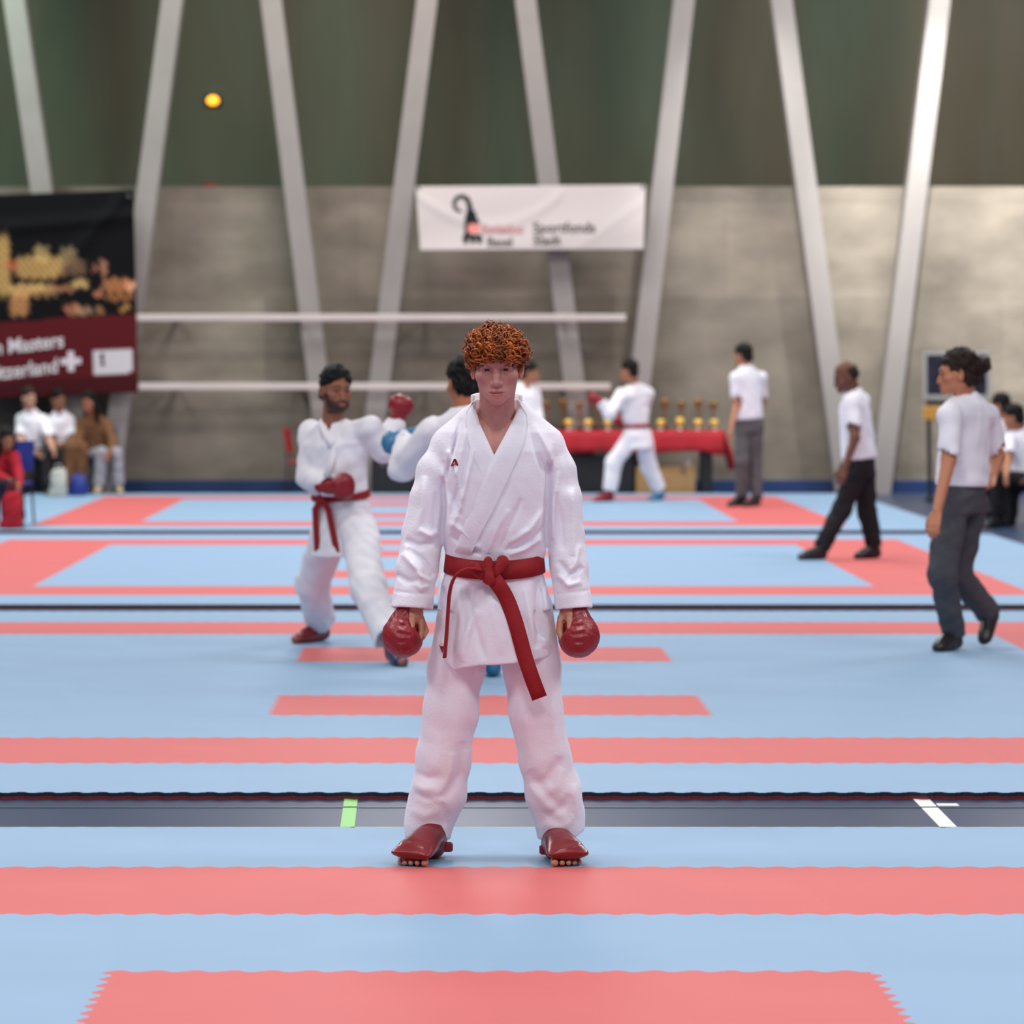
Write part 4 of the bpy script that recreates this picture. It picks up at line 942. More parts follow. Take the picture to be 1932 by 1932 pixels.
        L_ = rng.uniform(0.018, 0.036); turns = rng.uniform(0.7, 1.6); cr = rng.uniform(0.007, 0.0125); ph = rng.uniform(0, 6.28); th = rng.uniform(0.0026, 0.0050)
        t = np.linspace(0, 1, ns); ang = ph+t*turns*6.28
        c = p[None, :]+nrm*0.004+ax[None, :]*(t*L_)[:, None]+cr*(np.cos(ang)[:, None]*u+np.sin(ang)[:, None]*q)
        if p[1] > 0.03: c[:, 2] = np.maximum(c[:, 2], rng.uniform(0.006, 0.036))
        tg = np.gradient(c, axis=0); tg /= np.linalg.norm(tg, axis=1)[:, None]
        n1 = np.cross(tg, ax+0.01); n1 /= np.linalg.norm(n1, axis=1)[:, None]+1e-9; n2 = np.cross(tg, n1)
        rad = th*np.sqrt(np.clip(1.05-t, 0.05, 1))
        vv = c[:, None, :]+rad[:, None, None]*(ring[None, :, 0, None]*n1[:, None, :]+ring[None, :, 1, None]*n2[:, None, :])
        hv.append(vv.reshape(-1, 3)@HM.T+hc-base)
        i, j = np.meshgrid(np.arange(ns-1), np.arange(sd), indexing='ij'); i, j = i.ravel(), j.ravel()
        hf.append(np.stack([i*sd+j, i*sd+(j+1) % sd, (i+1)*sd+(j+1) % sd, (i+1)*sd+j], 1)+o); o += ns*sd
    link('hair', raw_mesh('hair', np.concatenate(hv), np.concatenate(hf), True), M_ginger, root)
main_fighter()

# ------------------------------------------------------------------ the other people
TAN, DARKSKIN, PALE = (176, 118, 88), (112, 72, 56), (206, 156, 134)
person('bearded fighter in white gi and red belt stepping forward with raised red glove',
       dict(nk=(628, 796, 20.35), sa=(588, 818, 20.5), sb=(698, 808, 20.2), ea=(583, 900, 20.4), wa=(622, 918, 20.18), eb=(724, 848, 20.25), wb=(748, 795, 20.3),
            pv=(648, 985, 20.4), ha=(624, 1000, 20.5), hb=(678, 1000, 20.25), ka=(590, 1100, 20.8), aa=(606, 1185, 21.15), ta=(556, 1200, 20.95), kb=(695, 1110, 19.9), ab=(742, 1220, 19.6), tb=(758, 1246, 19.35)),
       22, (634, 735, 20.3, 24, 4), (150, 96, 72), 'gi', 0.0065, ('short', M_black_hair), belt=M_belt, gloves=dict(a=M_glove, b=M_glove), beard=(44, 30, 28),
       shoes=dict(a=M_guard, b=mat('navy foot guard', (38, 52, 92), 0.4, 0.4)), hands=dict(a=(0.9, -0.4, 0.05), b=(0.35, 0, 0.95)), waist=0.10, top=M_gi2,
       lapels=[[(650, 792), (640, 830), (628, 865), (616, 900)], [(606, 796), (615, 820), (626, 842)]])
person('dark-haired fighter with blue glove behind the red-haired fighter, back turned',
       dict(nk=(878, 772, 19.0), sa=(818, 812, 19.05), sb=(928, 815, 19.0), ea=(757, 882, 19.25), wa=(770, 822, 19.5), eb=(960, 890, 19.2), wb=(935, 880, 19.5),
            pv=(890, 1000, 18.95), ha=(868, 1010, 18.9), hb=(912, 1010, 19.0), ka=(862, 1130, 18.6), aa=(858, 1255, 18.5), ta=(862, 1276, 18.8), kb=(925, 1125, 19.0), ab=(930, 1240, 18.75), tb=(930, 1262, 18.98)),
       195, (874, 722, 19.03, 205, 8), (176, 112, 82), 'gi', 0.008, ('short', M_black_hair), belt=mat('blue woven belt', (40, 64, 120), 0.65, 0.3), gloves=dict(a=M_bglove, b=M_bglove),
       shoes=mat('blue foot guard', (52, 108, 146), 0.4, 0.4), hands=dict(a=(-0.85, 0.2, -0.3)), waist=0.04)
person('white-clad fighter far back, half hidden behind the red-haired fighter\'s head',
       dict(nk=(992, 724, 42.0), sa=(962, 738, 42.0), sb=(1008, 742, 42.1), ea=(955, 790, 42.0), wa=(985, 800, 41.7), eb=(1014, 790, 42.0), wb=(1006, 800, 41.7),
            pv=(982, 830, 42.0), ha=(972, 836, 42.0), hb=(995, 836, 42.0), ka=(960, 880, 42.0), aa=(955, 935, 42.0), ta=(975, 944, 42.0), kb=(1005, 885, 42.0), ab=(1010, 935, 42.0), tb=(1030, 943, 42.0)),
       70, (1000, 704, 42.0, 80, 5), TAN, 'gi', 0.012, ('short', M_black_hair), belt=M_belt, gloves=dict(a=M_bglove, b=M_bglove), shoes=M_bglove, waist=0.03)
person('far fighter in white gi lunging left in front of the trophy table',
       dict(nk=(1197, 725, 42.6), sa=(1172, 745, 42.4), sb=(1222, 742, 42.8), ea=(1150, 782, 42.2), wa=(1133, 757, 42.2), eb=(1212, 785, 43.0), wb=(1180, 792, 42.9),
            pv=(1202, 818, 42.6), ha=(1192, 826, 42.5), hb=(1214, 826, 42.7), ka=(1158, 872, 42.5), aa=(1150, 932, 42.5), ta=(1120, 942, 42.4), kb=(1224, 880, 42.8), ab=(1246, 932, 42.9), tb=(1226, 941, 42.7)),
       -115, (1187, 700, 42.5, -115, 6), TAN, 'gi', 0.010, ('short', M_black_hair), belt=M_belt, gloves=dict(a=M_glove, b=M_glove), shoes=dict(a=M_glove, b=M_bglove), hands=dict(a=(-0.9, 0, 0.3)), waist=0.03)
person('referee in white shirt and grey trousers standing on the far red mats',
       dict(nk=(1407, 694, 41.1), sa=(1388, 712, 41.0), sb=(1436, 712, 41.2), ea=(1390, 762, 41.0), wa=(1380, 805, 40.8), eb=(1438, 760, 41.3), wb=(1420, 795, 41.3),
            pv=(1413, 795, 41.1), ha=(1402, 802, 41.1), hb=(1424, 802, 41.1), ka=(1400, 870, 41.0), aa=(1400, 938, 41.1), ta=(1374, 951, 40.9), kb=(1424, 870, 41.15), ab=(1428, 940, 41.1), tb=(1404, 952, 40.8)),
       -140, (1402, 671, 41.1, -125, 8), TAN, 'shirt', 0.010, ('short', M_black_hair), top=M_shirt, bottom=M_trg, shoes=M_shoe)
person('bald referee in white shirt and black trousers walking left on the third mat area',
       dict(nk=(1609, 738, 30.0), sa=(1606, 758, 29.85), sb=(1626, 756, 30.2), ea=(1613, 826, 29.75), wa=(1594, 882, 29.7), eb=(1620, 822, 30.3), wb=(1602, 870, 30.35),
            pv=(1622, 872, 30.0), ha=(1618, 885, 29.93), hb=(1628, 885, 30.08), ka=(1588, 962, 29.95), aa=(1548, 1036, 29.9), ta=(1506, 1046, 29.85), kb=(1636, 965, 30.1), ab=(1650, 1040, 30.1), tb=(1613, 1052, 30.0)),
       -80, (1596, 712, 29.95, -82, 14), DARKSKIN, 'shirt', 0.009, ('receding', M_brown_hair), top=M_shirt, bottom=M_trk, shoes=M_shoe)
person('referee with tied-back dark hair in white shirt and charcoal trousers walking at right',
       dict(nk=(1822, 748, 20.4), sa=(1792, 785, 20.2), sb=(1866, 785, 20.6), ea=(1790, 868, 20.15), wa=(1768, 965, 20.0), eb=(1882, 862, 20.65), wb=(1872, 900, 20.5),
            pv=(1815, 925, 20.4), ha=(1796, 950, 20.35), hb=(1832, 950, 20.5), ka=(1778, 1082, 20.3), aa=(1800, 1195, 20.5), ta=(1766, 1216, 20.35), kb=(1806, 1082, 20.55), ab=(1866, 1158, 20.75), tb=(1855, 1212, 20.62)),
       -105, (1806, 704, 20.35, -92, 4), (190, 126, 94), 'shirt', 0.0065, ('bun', M_brown_hair), top=M_shirt, bottom=M_trd, shoes=M_shoe, lift='b', sleeve=0.62)
person('seated official in white shirt with dark hair just behind the charcoal-trousered referee',
       dict(nk=(1898, 792, 39.0), sa=(1878, 808, 38.9), sb=(1922, 806, 39.2), ea=(1872, 845, 38.7), wa=(1885, 872, 38.5), eb=(1930, 848, 39.2), wb=(1915, 875, 38.9),
            pv=(1908, 885, 39.0), ha=(1898, 890, 38.9), hb=(1920, 890, 39.1), ka=(1858, 892, 38.6), aa=(1852, 958, 38.6), ta=(1826, 966, 38.5), kb=(1880, 893, 38.9), ab=(1876, 956, 38.9), tb=(1852, 963, 38.8)),
       -95, (1888, 766, 38.95, -120, 12), TAN, 'shirt', 0.011, ('short', M_black_hair), top=M_shirt, bottom=M_trk, shoes=M_shoe, sit=0.055, sleeve=0.6, ground=FLZ)
person('seated official in white shirt and black trousers at the right edge',
       dict(nk=(1926, 812, 36.6), sa=(1906, 828, 36.5), sb=(1952, 826, 36.7), ea=(1902, 868, 36.3), wa=(1898, 898, 36.0), eb=(1960, 870, 36.7), wb=(1940, 900, 36.4),
            pv=(1938, 912, 36.6), ha=(1926, 918, 36.5), hb=(1950, 918, 36.7), ka=(1886, 914, 36.2), aa=(1884, 978, 36.3), ta=(1856, 985, 36.2), kb=(1910, 916, 36.5), ab=(1908, 977, 36.6), tb=(1882, 983, 36.5)),
       -95, (1912, 788, 36.55, -110, 14), TAN, 'shirt', 0.011, ('short', M_black_hair), top=M_shirt, bottom=M_trk, shoes=M_shoe, sit=0.055, sleeve=0.6, ground=FLZ)
M_jean = mat('grey jeans', (150, 148, 156), 0.85, 0.2, var=0.1, vscale=20); M_cardi = mat('brown knit', (112, 78, 54), 0.9, 0.2, var=0.15, vscale=25); M_navy = mat('navy cotton', (30, 34, 48), 0.85, 0.2, var=0.1, vscale=20)
M_redc = mat('red cotton', (168, 36, 48), 0.85, 0.2, var=0.1, vscale=20)
person('seated spectator in white T-shirt and black trousers under the dark banner',
       dict(nk=(58, 775, 45.30), sa=(40, 790, 45.40), sb=(82, 792, 45.30), ea=(38, 832, 45.20), wa=(68, 856, 44.90), eb=(94, 834, 45.10), wb=(102, 852, 44.80),
            pv=(58, 862, 45.40), ha=(50, 868, 45.30), hb=(72, 868, 45.30), ka=(88, 866, 44.90), aa=(88, 922, 44.80), ta=(90, 930, 44.55), kb=(114, 866, 44.90), ab=(114, 921, 44.80), tb=(120, 929, 44.55)),
       35, (54, 750, 45.25, 45, 10), PALE, 'shirt', 0.012, ('short', M_brown_hair), top=M_shirt, bottom=M_trk, shoes=M_shoe, sit=0.055, sleeve=0.6)
person('seated spectator in white T-shirt and brown trousers between two others at left',
       dict(nk=(112, 778, 45.33), sa=(100, 794, 45.38), sb=(132, 794, 45.38), ea=(98, 832, 45.28), wa=(118, 850, 45.08), eb=(136, 832, 45.28), wb=(146, 850, 44.98),
            pv=(118, 858, 45.48), ha=(110, 862, 45.38), hb=(128, 862, 45.38), ka=(132, 852, 44.88), aa=(130, 918, 44.88), ta=(132, 926, 44.63), kb=(154, 853, 44.88), ab=(154, 918, 44.88), tb=(160, 926, 44.63)),
       25, (110, 754, 45.28, 40, 12), (150, 100, 76), 'shirt', 0.012, ('short', M_black_hair), top=M_shirt, bottom=M_cardi, shoes=M_shoe, sit=0.055, sleeve=0.6)
person('seated spectator with long dark hair and brown cardigan under the dark banner',
       dict(nk=(172, 782, 45.30), sa=(154, 798, 45.40), sb=(202, 800, 45.30), ea=(146, 838, 45.20), wa=(156, 852, 44.90), eb=(214, 838, 45.10), wb=(206, 858, 44.80),
            pv=(186, 864, 45.40), ha=(178, 870, 45.30), hb=(198, 870, 45.30), ka=(192, 864, 44.80), aa=(186, 921, 44.80), ta=(182, 930, 44.55), kb=(220, 864, 44.90), ab=(224, 921, 44.90), tb=(228, 930, 44.65)),
       5, (168, 758, 45.20, -30, 16), (170, 112, 84), 'shirt', 0.012, ('long', M_black_hair), top=M_cardi, bottom=M_jean, shoes=mat('beige shoes', (168, 146, 128), 0.6, 0.3), sit=0.055, sleeve=1.0)
person('seated child with dark hair in red and navy clothes at the left edge',
       dict(nk=(8, 848, 36.3), sa=(-4, 862, 36.3), sb=(26, 862, 36.2), ea=(-6, 896, 36.2), wa=(14, 906, 35.95), eb=(34, 892, 36.1), wb=(36, 915, 35.85),
            pv=(10, 928, 36.4), ha=(4, 930, 36.3), hb=(20, 930, 36.3), ka=(10, 928, 35.9), aa=(12, 980, 35.9), ta=(12, 990, 35.65), kb=(32, 928, 35.9), ab=(38, 980, 35.9), tb=(40, 992, 35.6)),
       10, (14, 828, 36.2, 20, 20), TAN, 'shirt', 0.011, ('long', M_black_hair), top=M_redc, bottom=M_navy, shoes=M_shoe, sit=0.055, sleeve=1.0, size=0.82)

# ------------------------------------------------------------------ chairs
def chair(loc, rz, m, label, z0=FLZ):
    r = empty('chair', (loc[0], loc[1], z0), label, 'chair', 'plastic hall chairs', rz=rz)
    MB().box((0, 0, 0.405), (0.39, 0.40, 0.03), 0.01).build('seat', m, r)
    b = MB(); b.ribbon([V(0, 0.20, 0.52), V(0, 0.225, 0.66), V(0, 0.25, 0.82)], [V(0.19, 0, 0)]*3, [V(0, 0.012, 0)]*3); b.build('backrest', m, r)
    for sx in (-1, 1):
        MB().tube([(sx*0.18, -0.18, 0.39), (sx*0.2, -0.2, 0.0)], 0.011).build('leg', M_black, r)
        MB().tube([(sx*0.18, 0.24, 0.78), (sx*0.18, 0.2, 0.41), (sx*0.2, 0.22, 0.0)], 0.011).build('leg', M_black, r)
    return r
M_bchair = mat('royal blue plastic', (34, 52, 132), 0.5, 0.4); M_rchair = mat('red plastic', (158, 30, 42), 0.5, 0.4)
def fl(px, py, D): p = W(px, py, D); return p
chair(W(53, 900, 45.42), R(-8)+math.pi*0, M_bchair, 'blue chair under the spectator in white T-shirt and black trousers')
chair(W(119, 900, 45.42), R(0), M_rchair, 'red chair under the spectator with brown trousers')
chair(W(187, 900, 45.42), R(0), M_bchair, 'blue chair under the long-haired spectator')
chair(W(11, 950, 36.45), R(-20), M_bchair, 'blue chair under the seated child at the left edge', MATZ)
chair(W(578, 900, 45.40), R(82), M_rchair, 'empty red chair by the wall behind the bearded fighter')
chair(W(1908, 900, 39.1), R(-95), M_black, 'black chair under the official beside the walking referee')
chair(W(1938, 920, 36.65), R(-95), M_black, 'black chair under the official at the right edge')
def bag(loc, size, m, label, z0):
    F = Field((-0.3, -0.3, -0.05), (0.3, 0.3, 0.6), 0.012); w_, d_, h_ = size
    F.loft(V(0, 0, 0), V(0, 0, 1), V(1, 0, 0), V(0, 1, 0), [(0, w_/2, d_/2, 0, 0), (h_*0.5, w_*0.52, d_*0.55, 0, 0), (h_*0.9, w_*0.42, d_*0.3, 0, 0), (h_, w_*0.36, d_*0.12, 0, 0)]); F.noise(0.01, 0.12, 4)
    r = empty('bag', (loc[0], loc[1], z0), label, 'bag'); F.half((0, 0, 0.004), (0, 0, -1)); field_bag(F, r, m)
    MB().tube([(-w_*0.2, 0, h_*0.95), (-w_*0.15, 0, h_*1.15), (w_*0.15, 0, h_*1.15), (w_*0.2, 0, h_*0.95)], 0.008).build('handle', m, r)
def field_bag(F, r, m):
    v, f = F.mesh(); v = smooth_verts(v, f, 2); link('pouch', raw_mesh('pouch', v, f, True), m, r)
bag(W(110, 930, 44.0), (0.2, 0.14, 0.33), mat('pale grey canvas', (178, 180, 172), 0.8, 0.2), 'pale grey bag standing before the spectators in white T-shirts', MATZ)
bag(W(22, 960, 35.5), (0.2, 0.13, 0.36), M_redc, 'red bag standing before the seated child', MATZ)
bag(W(148, 930, 44.3), (0.22, 0.14, 0.24), M_bchair, 'small blue bag at the feet of the long-haired spectator', MATZ)

# ------------------------------------------------------------------ trophy table by the wall
TD = 45.43
tz = CAMH-(812-CY0)*TD/FPX
xL, xR = (1000-CX0)/FPX*TD, (1362-CX0)/FPX*TD
t = empty('table', ((xL+xR)/2, TD, FLZ), 'long trestle table with black legs under the red cloth', 'table')
tl = (xR-xL)/2
MB().box((0, 0, tz-FLZ-0.03), (2*tl, 0.45, 0.035), 0.005).build('table_top', M_wood, t)
for x in (-tl+0.2, tl-0.2):
    MB().box((x, 0, (tz-FLZ-0.05)/2), (0.14, 0.42, tz-FLZ-0.05), 0.006).build('leg', M_black, t)
cl = MB(); ny = 60
vs = []; fs = []
for i in range(ny+1):
    x = -tl-0.012+(2*tl+0.024)*i/ny; wv = 0.010*math.sin(x*17)+0.006*math.sin(x*41+1)
    lo_ = 0.25+0.012*math.sin(x*6)+(0.03 if x > tl-0.15 else 0)
    for y, z in ((0.225, -0.15), (0.232, 0.004), (0.18, 0.008), (-0.18, 0.008), (-0.238, 0.004), (-0.248+wv*0.4, -0.08), (-0.256+wv, -0.17), (-0.262+wv*1.4, -lo_)): vs.append((x, y, z))
for i in range(ny):
    for j in range(7): fs.append((i*8+j, i*8+j+1, i*8+9+j, i*8+8+j))
cl.add(vs, fs)
xe = tl+0.016      # the end drop hangs lower
e0 = len(cl.v); cl.add([(xe, -0.245, 0.004), (xe+0.10, -0.245, -0.28), (xe+0.13, -0.2, -0.46), (xe+0.06, -0.05, -0.47), (xe+0.03, 0.15, -0.30), (xe, 0.225, 0.004)], [(0, 1, 2, 3), (0, 3, 4, 5)])
co = cl.build('tablecloth', M_cloth, None, True, ((xL+xR)/2, TD, tz-0.0125)); tag(co, 'red cloth draped over the trophy table', 'tablecloth')
sm = co.modifiers.new('thickness', 'SOLIDIFY'); sm.thickness = 0.006; sm.offset = 1
top_z = tz+0.0025
def trophy(loc, h, m, base_m, label, group, tall):
    r = empty('trophy', loc, label, 'trophy', group)
    if tall:
        MB().box((0, 0, 0.02), (0.075, 0.075, 0.04), 0.005).build('base', base_m, r)
        MB().lathe((0, 0, 0.04), [(0.022, 0), (0.014, 0.02), (0.012, h*0.5), (0.02, h*0.55), (0.02, h*0.57)], 12).build('stem', m, r, True)
        MB().lathe((0, 0, 0.04+h*0.57), [(0.012, 0), (0.03, 0.03), (0.036, h*0.22), (0.042, h*0.3), (0.034, h*0.3), (0.006, h*0.2)], 14).build('cup', m, r, True)
        for sx in (-1, 1): MB().tube([(sx*0.034, 0, 0.04+h*0.62), (sx*0.06, 0, 0.04+h*0.68), (sx*0.058, 0, 0.04+h*0.78), (sx*0.036, 0, 0.04+h*0.8)], 0.005, 6).build('handle', m, r, True)
    else:
        MB().lathe((0, 0, 0), [(0.028, 0), (0.03, 0.008), (0.026, 0.032), (0.012, 0.034)], 14).build('base', base_m, r)
        MB().lathe((0, 0, 0.034), [(0.010, 0), (0.010, 0.012), (0.03, 0.026), (0.046, h*0.30), (0.052, h*0.5), (0.048, h*0.72), (0.036, h*0.8), (0.03, h*0.74), (0.006, 0.03)], 18).build('bowl', m, r, True)
    return r
# seven little cups along the front, tall ones in two rows behind
small = [(1073, 'leftmost'), (1110, 'second from left'), (1147, 'third from left'), (1247, 'fourth from left'), (1283, 'fifth from left, the tallest'), (1317, 'second from right'), (1348, 'rightmost')]
for x, nm in small:
    p = W(x, 812, TD-0.18); trophy((p[0], TD-0.18, top_z), 0.155 if x == 1283 else 0.125, M_gold, M_marble, 'small gold cup on the red cloth, %s of the front row' % nm, 'small gold cups in front', False)
for k, x in enumerate((1030, 1062, 1094, 1126, 1222, 1254, 1286, 1318, 1346)):
    p = W(x, 812, TD); trophy((p[0], TD+0.05, top_z), 0.36+0.03*(k % 2), M_bronze, M_black, 'tall bronze trophy in the back row, number %s from its left end' % ['one', 'two', 'three', 'four', 'five', 'six', 'seven', 'eight', 'nine'][k], 'tall bronze trophies behind', True)
def crate(px0, px1, pytop, D, dep, m, label, name='equipment_case', cat='case', lid=True):
    x0, x1 = (px0-CX0)/FPX*D, (px1-CX0)/FPX*D; h = CAMH-(pytop-CY0)*D/FPX-FLZ
    r = empty(name, ((x0+x1)/2, D+dep/2, FLZ), label, cat)
    MB().box((0, 0, h*0.44), (x1-x0, dep, h*0.88), 0.008).build('body', m, r)
    MB().box((0, 0, h*0.94), (x1-x0, dep, h*0.115), 0.008).build('lid', m, r)
    for sx in (-0.3, 0.3): MB().box((sx*(x1-x0), -dep/2-0.006, h*0.86), (0.05, 0.012, 0.06), 0.002).build('latch', M_trg, r)
    return r
crate(1044, 1196, 858, 45.24, 0.4, M_black, 'black case under the left of the trophy table')
wb = crate(1200, 1312, 880, 45.24, 0.4, M_wood, 'plywood box under the right of the trophy table', 'wooden_box', 'box')
crate(700, 812, 866, 45.2, 0.4, M_black, 'low black case by the wall left of the red-haired fighter')
pr = W(1300, 862, 45.3)
r = empty('paper_roll', (pr[0], 45.36, CAMH-(880-CY0)*45.24/FPX-0.001), 'white paper roll on the plywood box', 'roll')
MB().lathe((0, 0, 0), [(0.02, 0), (0.055, 0.0), (0.057, 0.003), (0.057, 0.097), (0.055, 0.1), (0.02, 0.1)], 20).build('paper', M_white, r, True)
MB().lathe((0, 0, 0), [(0.0195, 0.0005), (0.0195, 0.101), (0.017, 0.101), (0.017, 0.001)], 16).build('tube', M_wood, r, True)

# ------------------------------------------------------------------ framed board on a stand at right
BD = 43.2
b0, b1 = W(1742, 664, BD), W(1868, 752, BD)
r = empty('display_board', ((b0[0]+b1[0])/2, BD, FLZ), 'dark framed poster board on a black stand behind the walking referee', 'board')
cz = (b0[2]+b1[2])/2-FLZ; bw, bh = b1[0]-b0[0], b0[2]-b1[2]
M_post = mat('night-blue poster print', (40, 42, 58), 0.4, 0.4, var=0.6, vscale=7); M_fr = mat('pale grey frame', (176, 176, 172), 0.4, 0.4)
MB().box((0, 0, cz), (bw-0.06, 0.02, bh-0.06)).build('poster', M_post, r)
fr = MB()
for sx in (-1, 1): fr.box((sx*(bw/2-0.02), -0.004, cz), (0.04, 0.04, bh), 0.004)
for sz in (-1, 1): fr.box((0, -0.004, cz+sz*(bh/2-0.02)), (bw-0.08, 0.04, 0.04), 0.004)
fr.build('frame', M_fr, r)
MB().box((0, 0, cz-bh/2-0.05), (bw*0.9, 0.08, 0.06), 0.006).build('crossbar', M_black, r)
for sx in (-1, 1):
    MB().tube([(sx*(bw/2-0.06), 0.0, cz-bh/2-0.02), (sx*(bw/2-0.08), 0.0, 0.02)], 0.025).build('leg', M_black, r)
    MB().box((sx*(bw/2-0.08), 0, 0.02), (0.08, 0.5, 0.04), 0.01).build('foot', M_black, r)
MB().box((-bw/2+0.1, -0.01, cz-bh/2-0.17), (0.2, 0.08, 0.16), 0.01).build('brochure_box', mat('orange card', (206, 150, 70), 0.6, 0.3), r)

# ------------------------------------------------------------------ lamp, red object on ledge
p = W(402, 190, WALL+2.3)
r = empty('wall_lamp', (p[0], WALL+2.3, p[2]), 'small glowing orange lamp on the dark upper wall', 'lamp')
MB().box((0, -0.02, 0), (0.2, 0.04, 0.15), 0.01).build('backplate', M_black, r)
g = MB(); g.lathe((0, 0, 0), [(0.082, 0), (0.078, 0.03), (0.06, 0.055), (0.03, 0.07), (0.004, 0.074)], 18); g.v = [(x, -z-0.04, y*0.8) for x, y, z in g.v]
g.build('globe', mat('orange lamp glass', (255, 176, 60), 0.4, 0.4, emit=((255, 168, 44), 2.2)), r, True)
p = W(395, 347, WALL+0.3)
r = empty('glove_pad', (p[0], WALL+0.35, LEDGE), 'small dark red pad left on the concrete ledge', 'pad')
F = Field((-0.13, -0.1, -0.02), (0.13, 0.1, 0.1), 0.008); F.cap((-0.05, 0, 0.025), (0.05, 0, 0.025), 0.035, 0.03, 0.01); F.cap((0.03, -0.02, 0.02), (0.08, -0.03, 0.02), 0.02, 0.015, 0.01); F.half((0, 0, 0.0), (0, 0, -1))
v, f = F.mesh(); link('padding', raw_mesh('padding', v, f, True), M_guard, r)
MB().tube([(-0.05, -0.03, 0.045), (-0.06, 0, 0.063), (-0.05, 0.03, 0.045)], 0.008, 6).build('strap', M_black, r)

# ------------------------------------------------------------------ banners
def text_mesh(body, size, m, parent, name, fn, align='LEFT', ext=0.0):
    cu = bpy.data.curves.new(name, 'FONT'); cu.body = body; cu.size = size; cu.align_x = align; cu.resolution_u = 4; cu.offset = ext
    o = bpy.data.objects.new(name, cu); col.objects.link(o)
    dg = bpy.context.evaluated_depsgraph_get(); dg.update(); me = bpy.data.meshes.new_from_object(o.evaluated_get(dg))
    bpy.data.objects.remove(o); bpy.data.curves.remove(cu)
    for vv in me.vertices: vv.co = fn(vv.co.x, vv.co.y)
    me.materials.clear()
    return link(name, me, m, parent)
def banner(name, D, corners, nx, nz, ripple, paint, label):
    """corners px: top-left, top-right, bottom-right, bottom-left; hangs on the columns at depth D"""
    c = [np.array(q, float) for q in corners]
    org = W((corners[0][0]+corners[1][0])/2, corners[2][1], D)
    root = empty(name, (org[0], D, org[2]), label, 'banner')
    def pos(u, v_, off=0.0):
        q = (c[0]*(1-u)+c[1]*u)*(1-v_)+(c[3]*(1-u)+c[2]*u)*v_
        w3 = W(q[0], q[1], D); return V(w3[0]-org[0], ripple(u, v_)-off, w3[2]-org[2])
    vs = []; cs = []
    for j in range(nz+1):
        for i in range(nx+1):
            u, v_ = i/nx, j/nz; vs.append(pos(u, v_)); cs.append(lin(paint(u, v_)))
    vs += [p+V(0, 0.004, 0) for p in vs]; cs += cs
    n = (nx+1)*(nz+1); i, j = np.meshgrid(np.arange(nx), np.arange(nz), indexing='ij'); i, j = i.ravel(), j.ravel()
    a = j*(nx+1)+i; F1 = np.stack([a, a+nx+1, a+nx+2, a+1], 1); F2 = F1[:, ::-1]+n
    rim = [k for k in range(nx+1)]+[k*(nx+1)+nx for k in range(1, nz+1)]+[nz*(nx+1)+k for k in range(nx-1, -1, -1)]+[k*(nx+1) for k in range(nz-1, 0, -1)]
    rim = np.array(rim); nr = np.roll(rim, -1); F3 = np.stack([rim, nr, nr+n, rim+n], 1)
    me = raw_mesh('cloth', np.array(vs), np.concatenate([F1, F2, F3]), True, np.array(cs))
    m = mat('printed banner cloth', (200, 200, 200), 0.75, 0.12, attr=True)
    link('cloth', me, m, root)
    for q in (0, 1):       # eyelets
        p = pos(0.012+0.976*q, 0.03); g = MB(); g.lathe((0, 0, 0), [(0.012, -0.003), (0.022, -0.003), (0.022, 0.006), (0.012, 0.006)], 12); g.v = [(x+p[0], z+p[1]-0.003, y+p[2]) for x, y, z in g.v]; g.build('eyelet', M_trg, root)
    return root, pos
def seg(x, y, ax, ay, bx, by):
    ex, ey = bx-ax, by-ay; t = max(0, min(1, ((x-ax)*ex+(y-ay)*ey)/(ex*ex+ey*ey+1e-9))); return math.hypot(x-ax-t*ex, y-ay-t*ey)
# white banner: crozier emblem, pink dot, lettering
WB = [(784, 352), (1218, 349), (1214, 470), (793, 472)]
crz = [(866, 399), (856, 393), (855, 382), (861, 373), (871, 370), (880, 375), (884, 386), (885, 398)]
def wpaint(u, v_):
    x = 784+u*434; y = 351+v_*120
    d = min(seg(x, y, *crz[i], *crz[i+1])-3.2-0.35*i for i in range(len(crz)-1))
    d = min(d, max(abs(x-886)-(8+(y-398)*0.32), abs(y-407)-10), max(abs(x-889)-(15-(y-417)*0.9), abs(y-421)-5))
    d = min(d, max(abs(x-878)-7, abs(y-434)-14))
    for kx in (873, 887, 900): d = min(d, max(abs(x-kx)-(6-abs(y-450)*0.25), abs(y-452)-9))
    d = min(d, max(abs(x-887)-17, abs(y-446)-5))
    if math.hypot((x-890)/13, (y-431)/10) < 1: return (238, 150, 142)
    return (30, 34, 38) if d < 0 else (204, 196, 192)
wr, wpos = banner('wall_banner', 45.44, WB, 300, 84, lambda u, v_: -0.010*math.exp(-((v_-0.12-0.5*(1-((u-0.32)/0.32)**2))/0.10)**2)*(abs(u-0.32) < 0.32)-0.012*math.sin(5*u+6*v_)*v_-0.006*math.exp(-((u-0.9-0.4*(0.5-v_))/0.04)**2), wpaint,
                  'white cloth banner with black staff emblem and lettering above the fighter')
def wtxt(s_, x, y, h, m):
    k = h/0.70
    text_mesh(s_, 1.0, m, wr, 'lettering', lambda a, b: Vector(wpos((x+a*k-784)/434, (y-b*k-351)/120, 0.006)), ext=0.022)
M_ink = mat('grey print ink', (92, 88, 82), 0.6, 0.3); M_pink = mat('pink print ink', (196, 132, 136), 0.6, 0.3)
wtxt('Swisslos', 905, 440, 17, M_pink); wtxt('Sportfonds', 1004, 439, 19, M_ink); wtxt('Basel', 914, 464, 17, M_ink); wtxt('Stadt', 1004, 462, 18, M_ink)
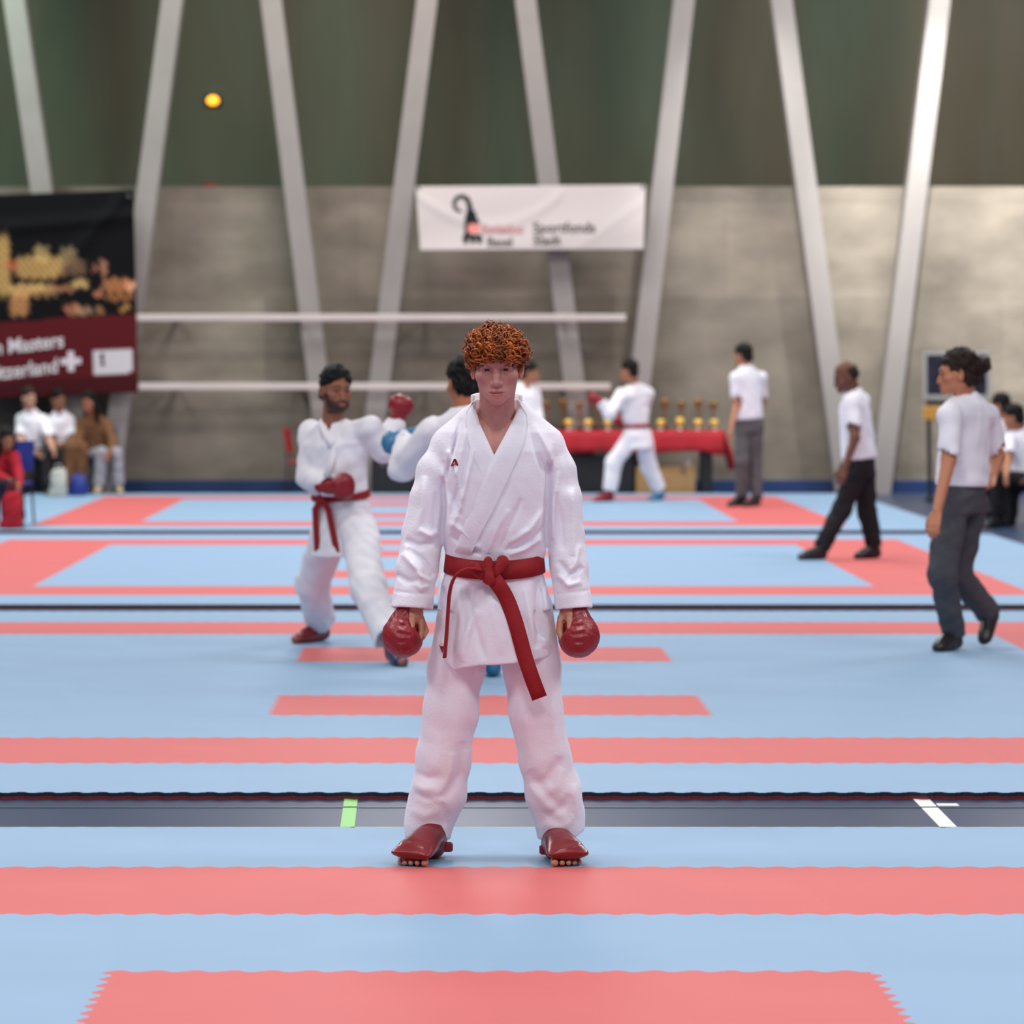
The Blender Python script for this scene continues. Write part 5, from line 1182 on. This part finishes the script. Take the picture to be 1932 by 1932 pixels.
# dark city banner
LB = [(-480, 385), (252, 358), (261, 740), (-480, 775)]
rng = np.random.RandomState(9)
blobs = [(5, 500, 14, 60, (222, 176, 104)), (75, 505, 48, 22, (214, 168, 100)), (78, 480, 14, 16, (190, 160, 104)), (130, 485, 16, 18, (150, 126, 92)), (22, 500, 10, 8, (200, 96, 60)), (140, 505, 22, 16, (130, 100, 72)),
         (60, 548, 46, 12, (240, 188, 118)), (35, 575, 18, 22, (214, 150, 92)), (150, 536, 16, 8, (236, 194, 120)), (120, 545, 20, 6, (190, 130, 92)), (195, 505, 7, 16, (196, 134, 104)), (178, 508, 6, 6, (170, 108, 84)),
         (222, 540, 30, 14, (204, 132, 80)), (246, 540, 10, 8, (240, 176, 140)), (185, 555, 9, 7, (214, 140, 96)), (225, 562, 26, 8, (170, 110, 66)), (135, 584, 16, 10, (196, 120, 84)), (155, 588, 18, 8, (176, 138, 106)), (186, 588, 8, 9, (170, 120, 78)), (233, 583, 10, 6, (206, 148, 74)),
         (-60, 520, 50, 40, (210, 160, 96)), (-160, 515, 60, 34, (190, 140, 84)), (-260, 530, 50, 26, (206, 150, 90)), (-360, 520, 60, 40, (170, 120, 76)), (-120, 570, 70, 12, (200, 140, 80))]
def lpaint(u, v_):
    x = -480+u*735; y0 = 385-27*u; y = y0+v_*385; yy = y+0.036*(x-200)*-1*0
    red = y > 596-(x-200)*0.06
    if red: 
        if abs(y-(690-(x-100)*0.05)) < 22 and 171 < x < 247: return (196, 192, 196)
        return (84, 22, 28) if y < 712-(x-200)*0.05 else (64, 18, 23)
    c = np.array([11, 11, 15.0])
    for bx, by, rx, ry, cc in blobs:
        d = ((x-bx+2.5*math.sin(y*0.45+bx))/rx)**4+((y-by+3*math.sin(x*0.33+by)+2*math.sin(x*0.9))/ry)**4
        if d < 1.6: wt = min(1, max(0, (1.6-d)/1.1))*(0.72+0.28*math.sin(x*0.55+by)*math.sin(y*0.4+bx)); c = c*(1-wt)+np.array(cc)*wt
    return tuple(c)
lr, lpos = banner('wall_banner', 45.445, LB, 190, 100, lambda u, v_: -0.03*math.exp(-((v_-0.12-0.05*math.sin(3*u))/0.035)**2)-0.035*math.exp(-(((1-u)*1.9-v_*0.9-0.02)/0.045)**2)*(v_ < 0.5)-0.02*math.sin(9*u+3*v_)*v_, lpaint,
                  'dark banner with golden city lights and red lower band at left')
def ltxt(s_, x, y, h, name='lettering'):
    k = h/0.70*0.86
    text_mesh(s_, 1.0, mat('white print ink', (206, 200, 204), 0.5, 0.3), lr, name, lambda a, b: Vector(lpos((x+a*k+480)/735, (y-b*h/0.70-0.11*(x+a*k-118)-(385-27*(x+a*k+480)/735))/385, 0.008)), 'RIGHT', 0.02)
ltxt('Basel Open Masters', 118, 655, 27); ltxt('Switzerland', 106, 702, 27)
def lpoly(P_, m, name):
    vs = [lpos((x+480)/735, (y-(385-27*(x+480)/735))/385, 0.009) for x, y in P_]; n = len(vs); vs += [p+V(0, 0.003, 0) for p in vs]
    MB().add(vs, [list(range(n))]+[[i, (i+1) % n, n+(i+1) % n, n+i] for i in range(n)]).build(name, m, lr)
a, b, cx, cy = 6, 19, 130, 683
lpoly([(cx-a, cy-b), (cx+a, cy-b), (cx+a, cy-a), (cx+b, cy-a-1), (cx+b, cy+a-1), (cx+a, cy+a), (cx+a, cy+b), (cx-a, cy+b), (cx-a, cy+a), (cx-b, cy+a+1), (cx-b, cy-a+1), (cx-a, cy-a)], MATS['white print ink'], 'cross')
lpoly([(184, 672), (189, 668), (193, 672), (190, 680), (194, 690), (186, 692), (187, 682)], M_black, 'emblem')
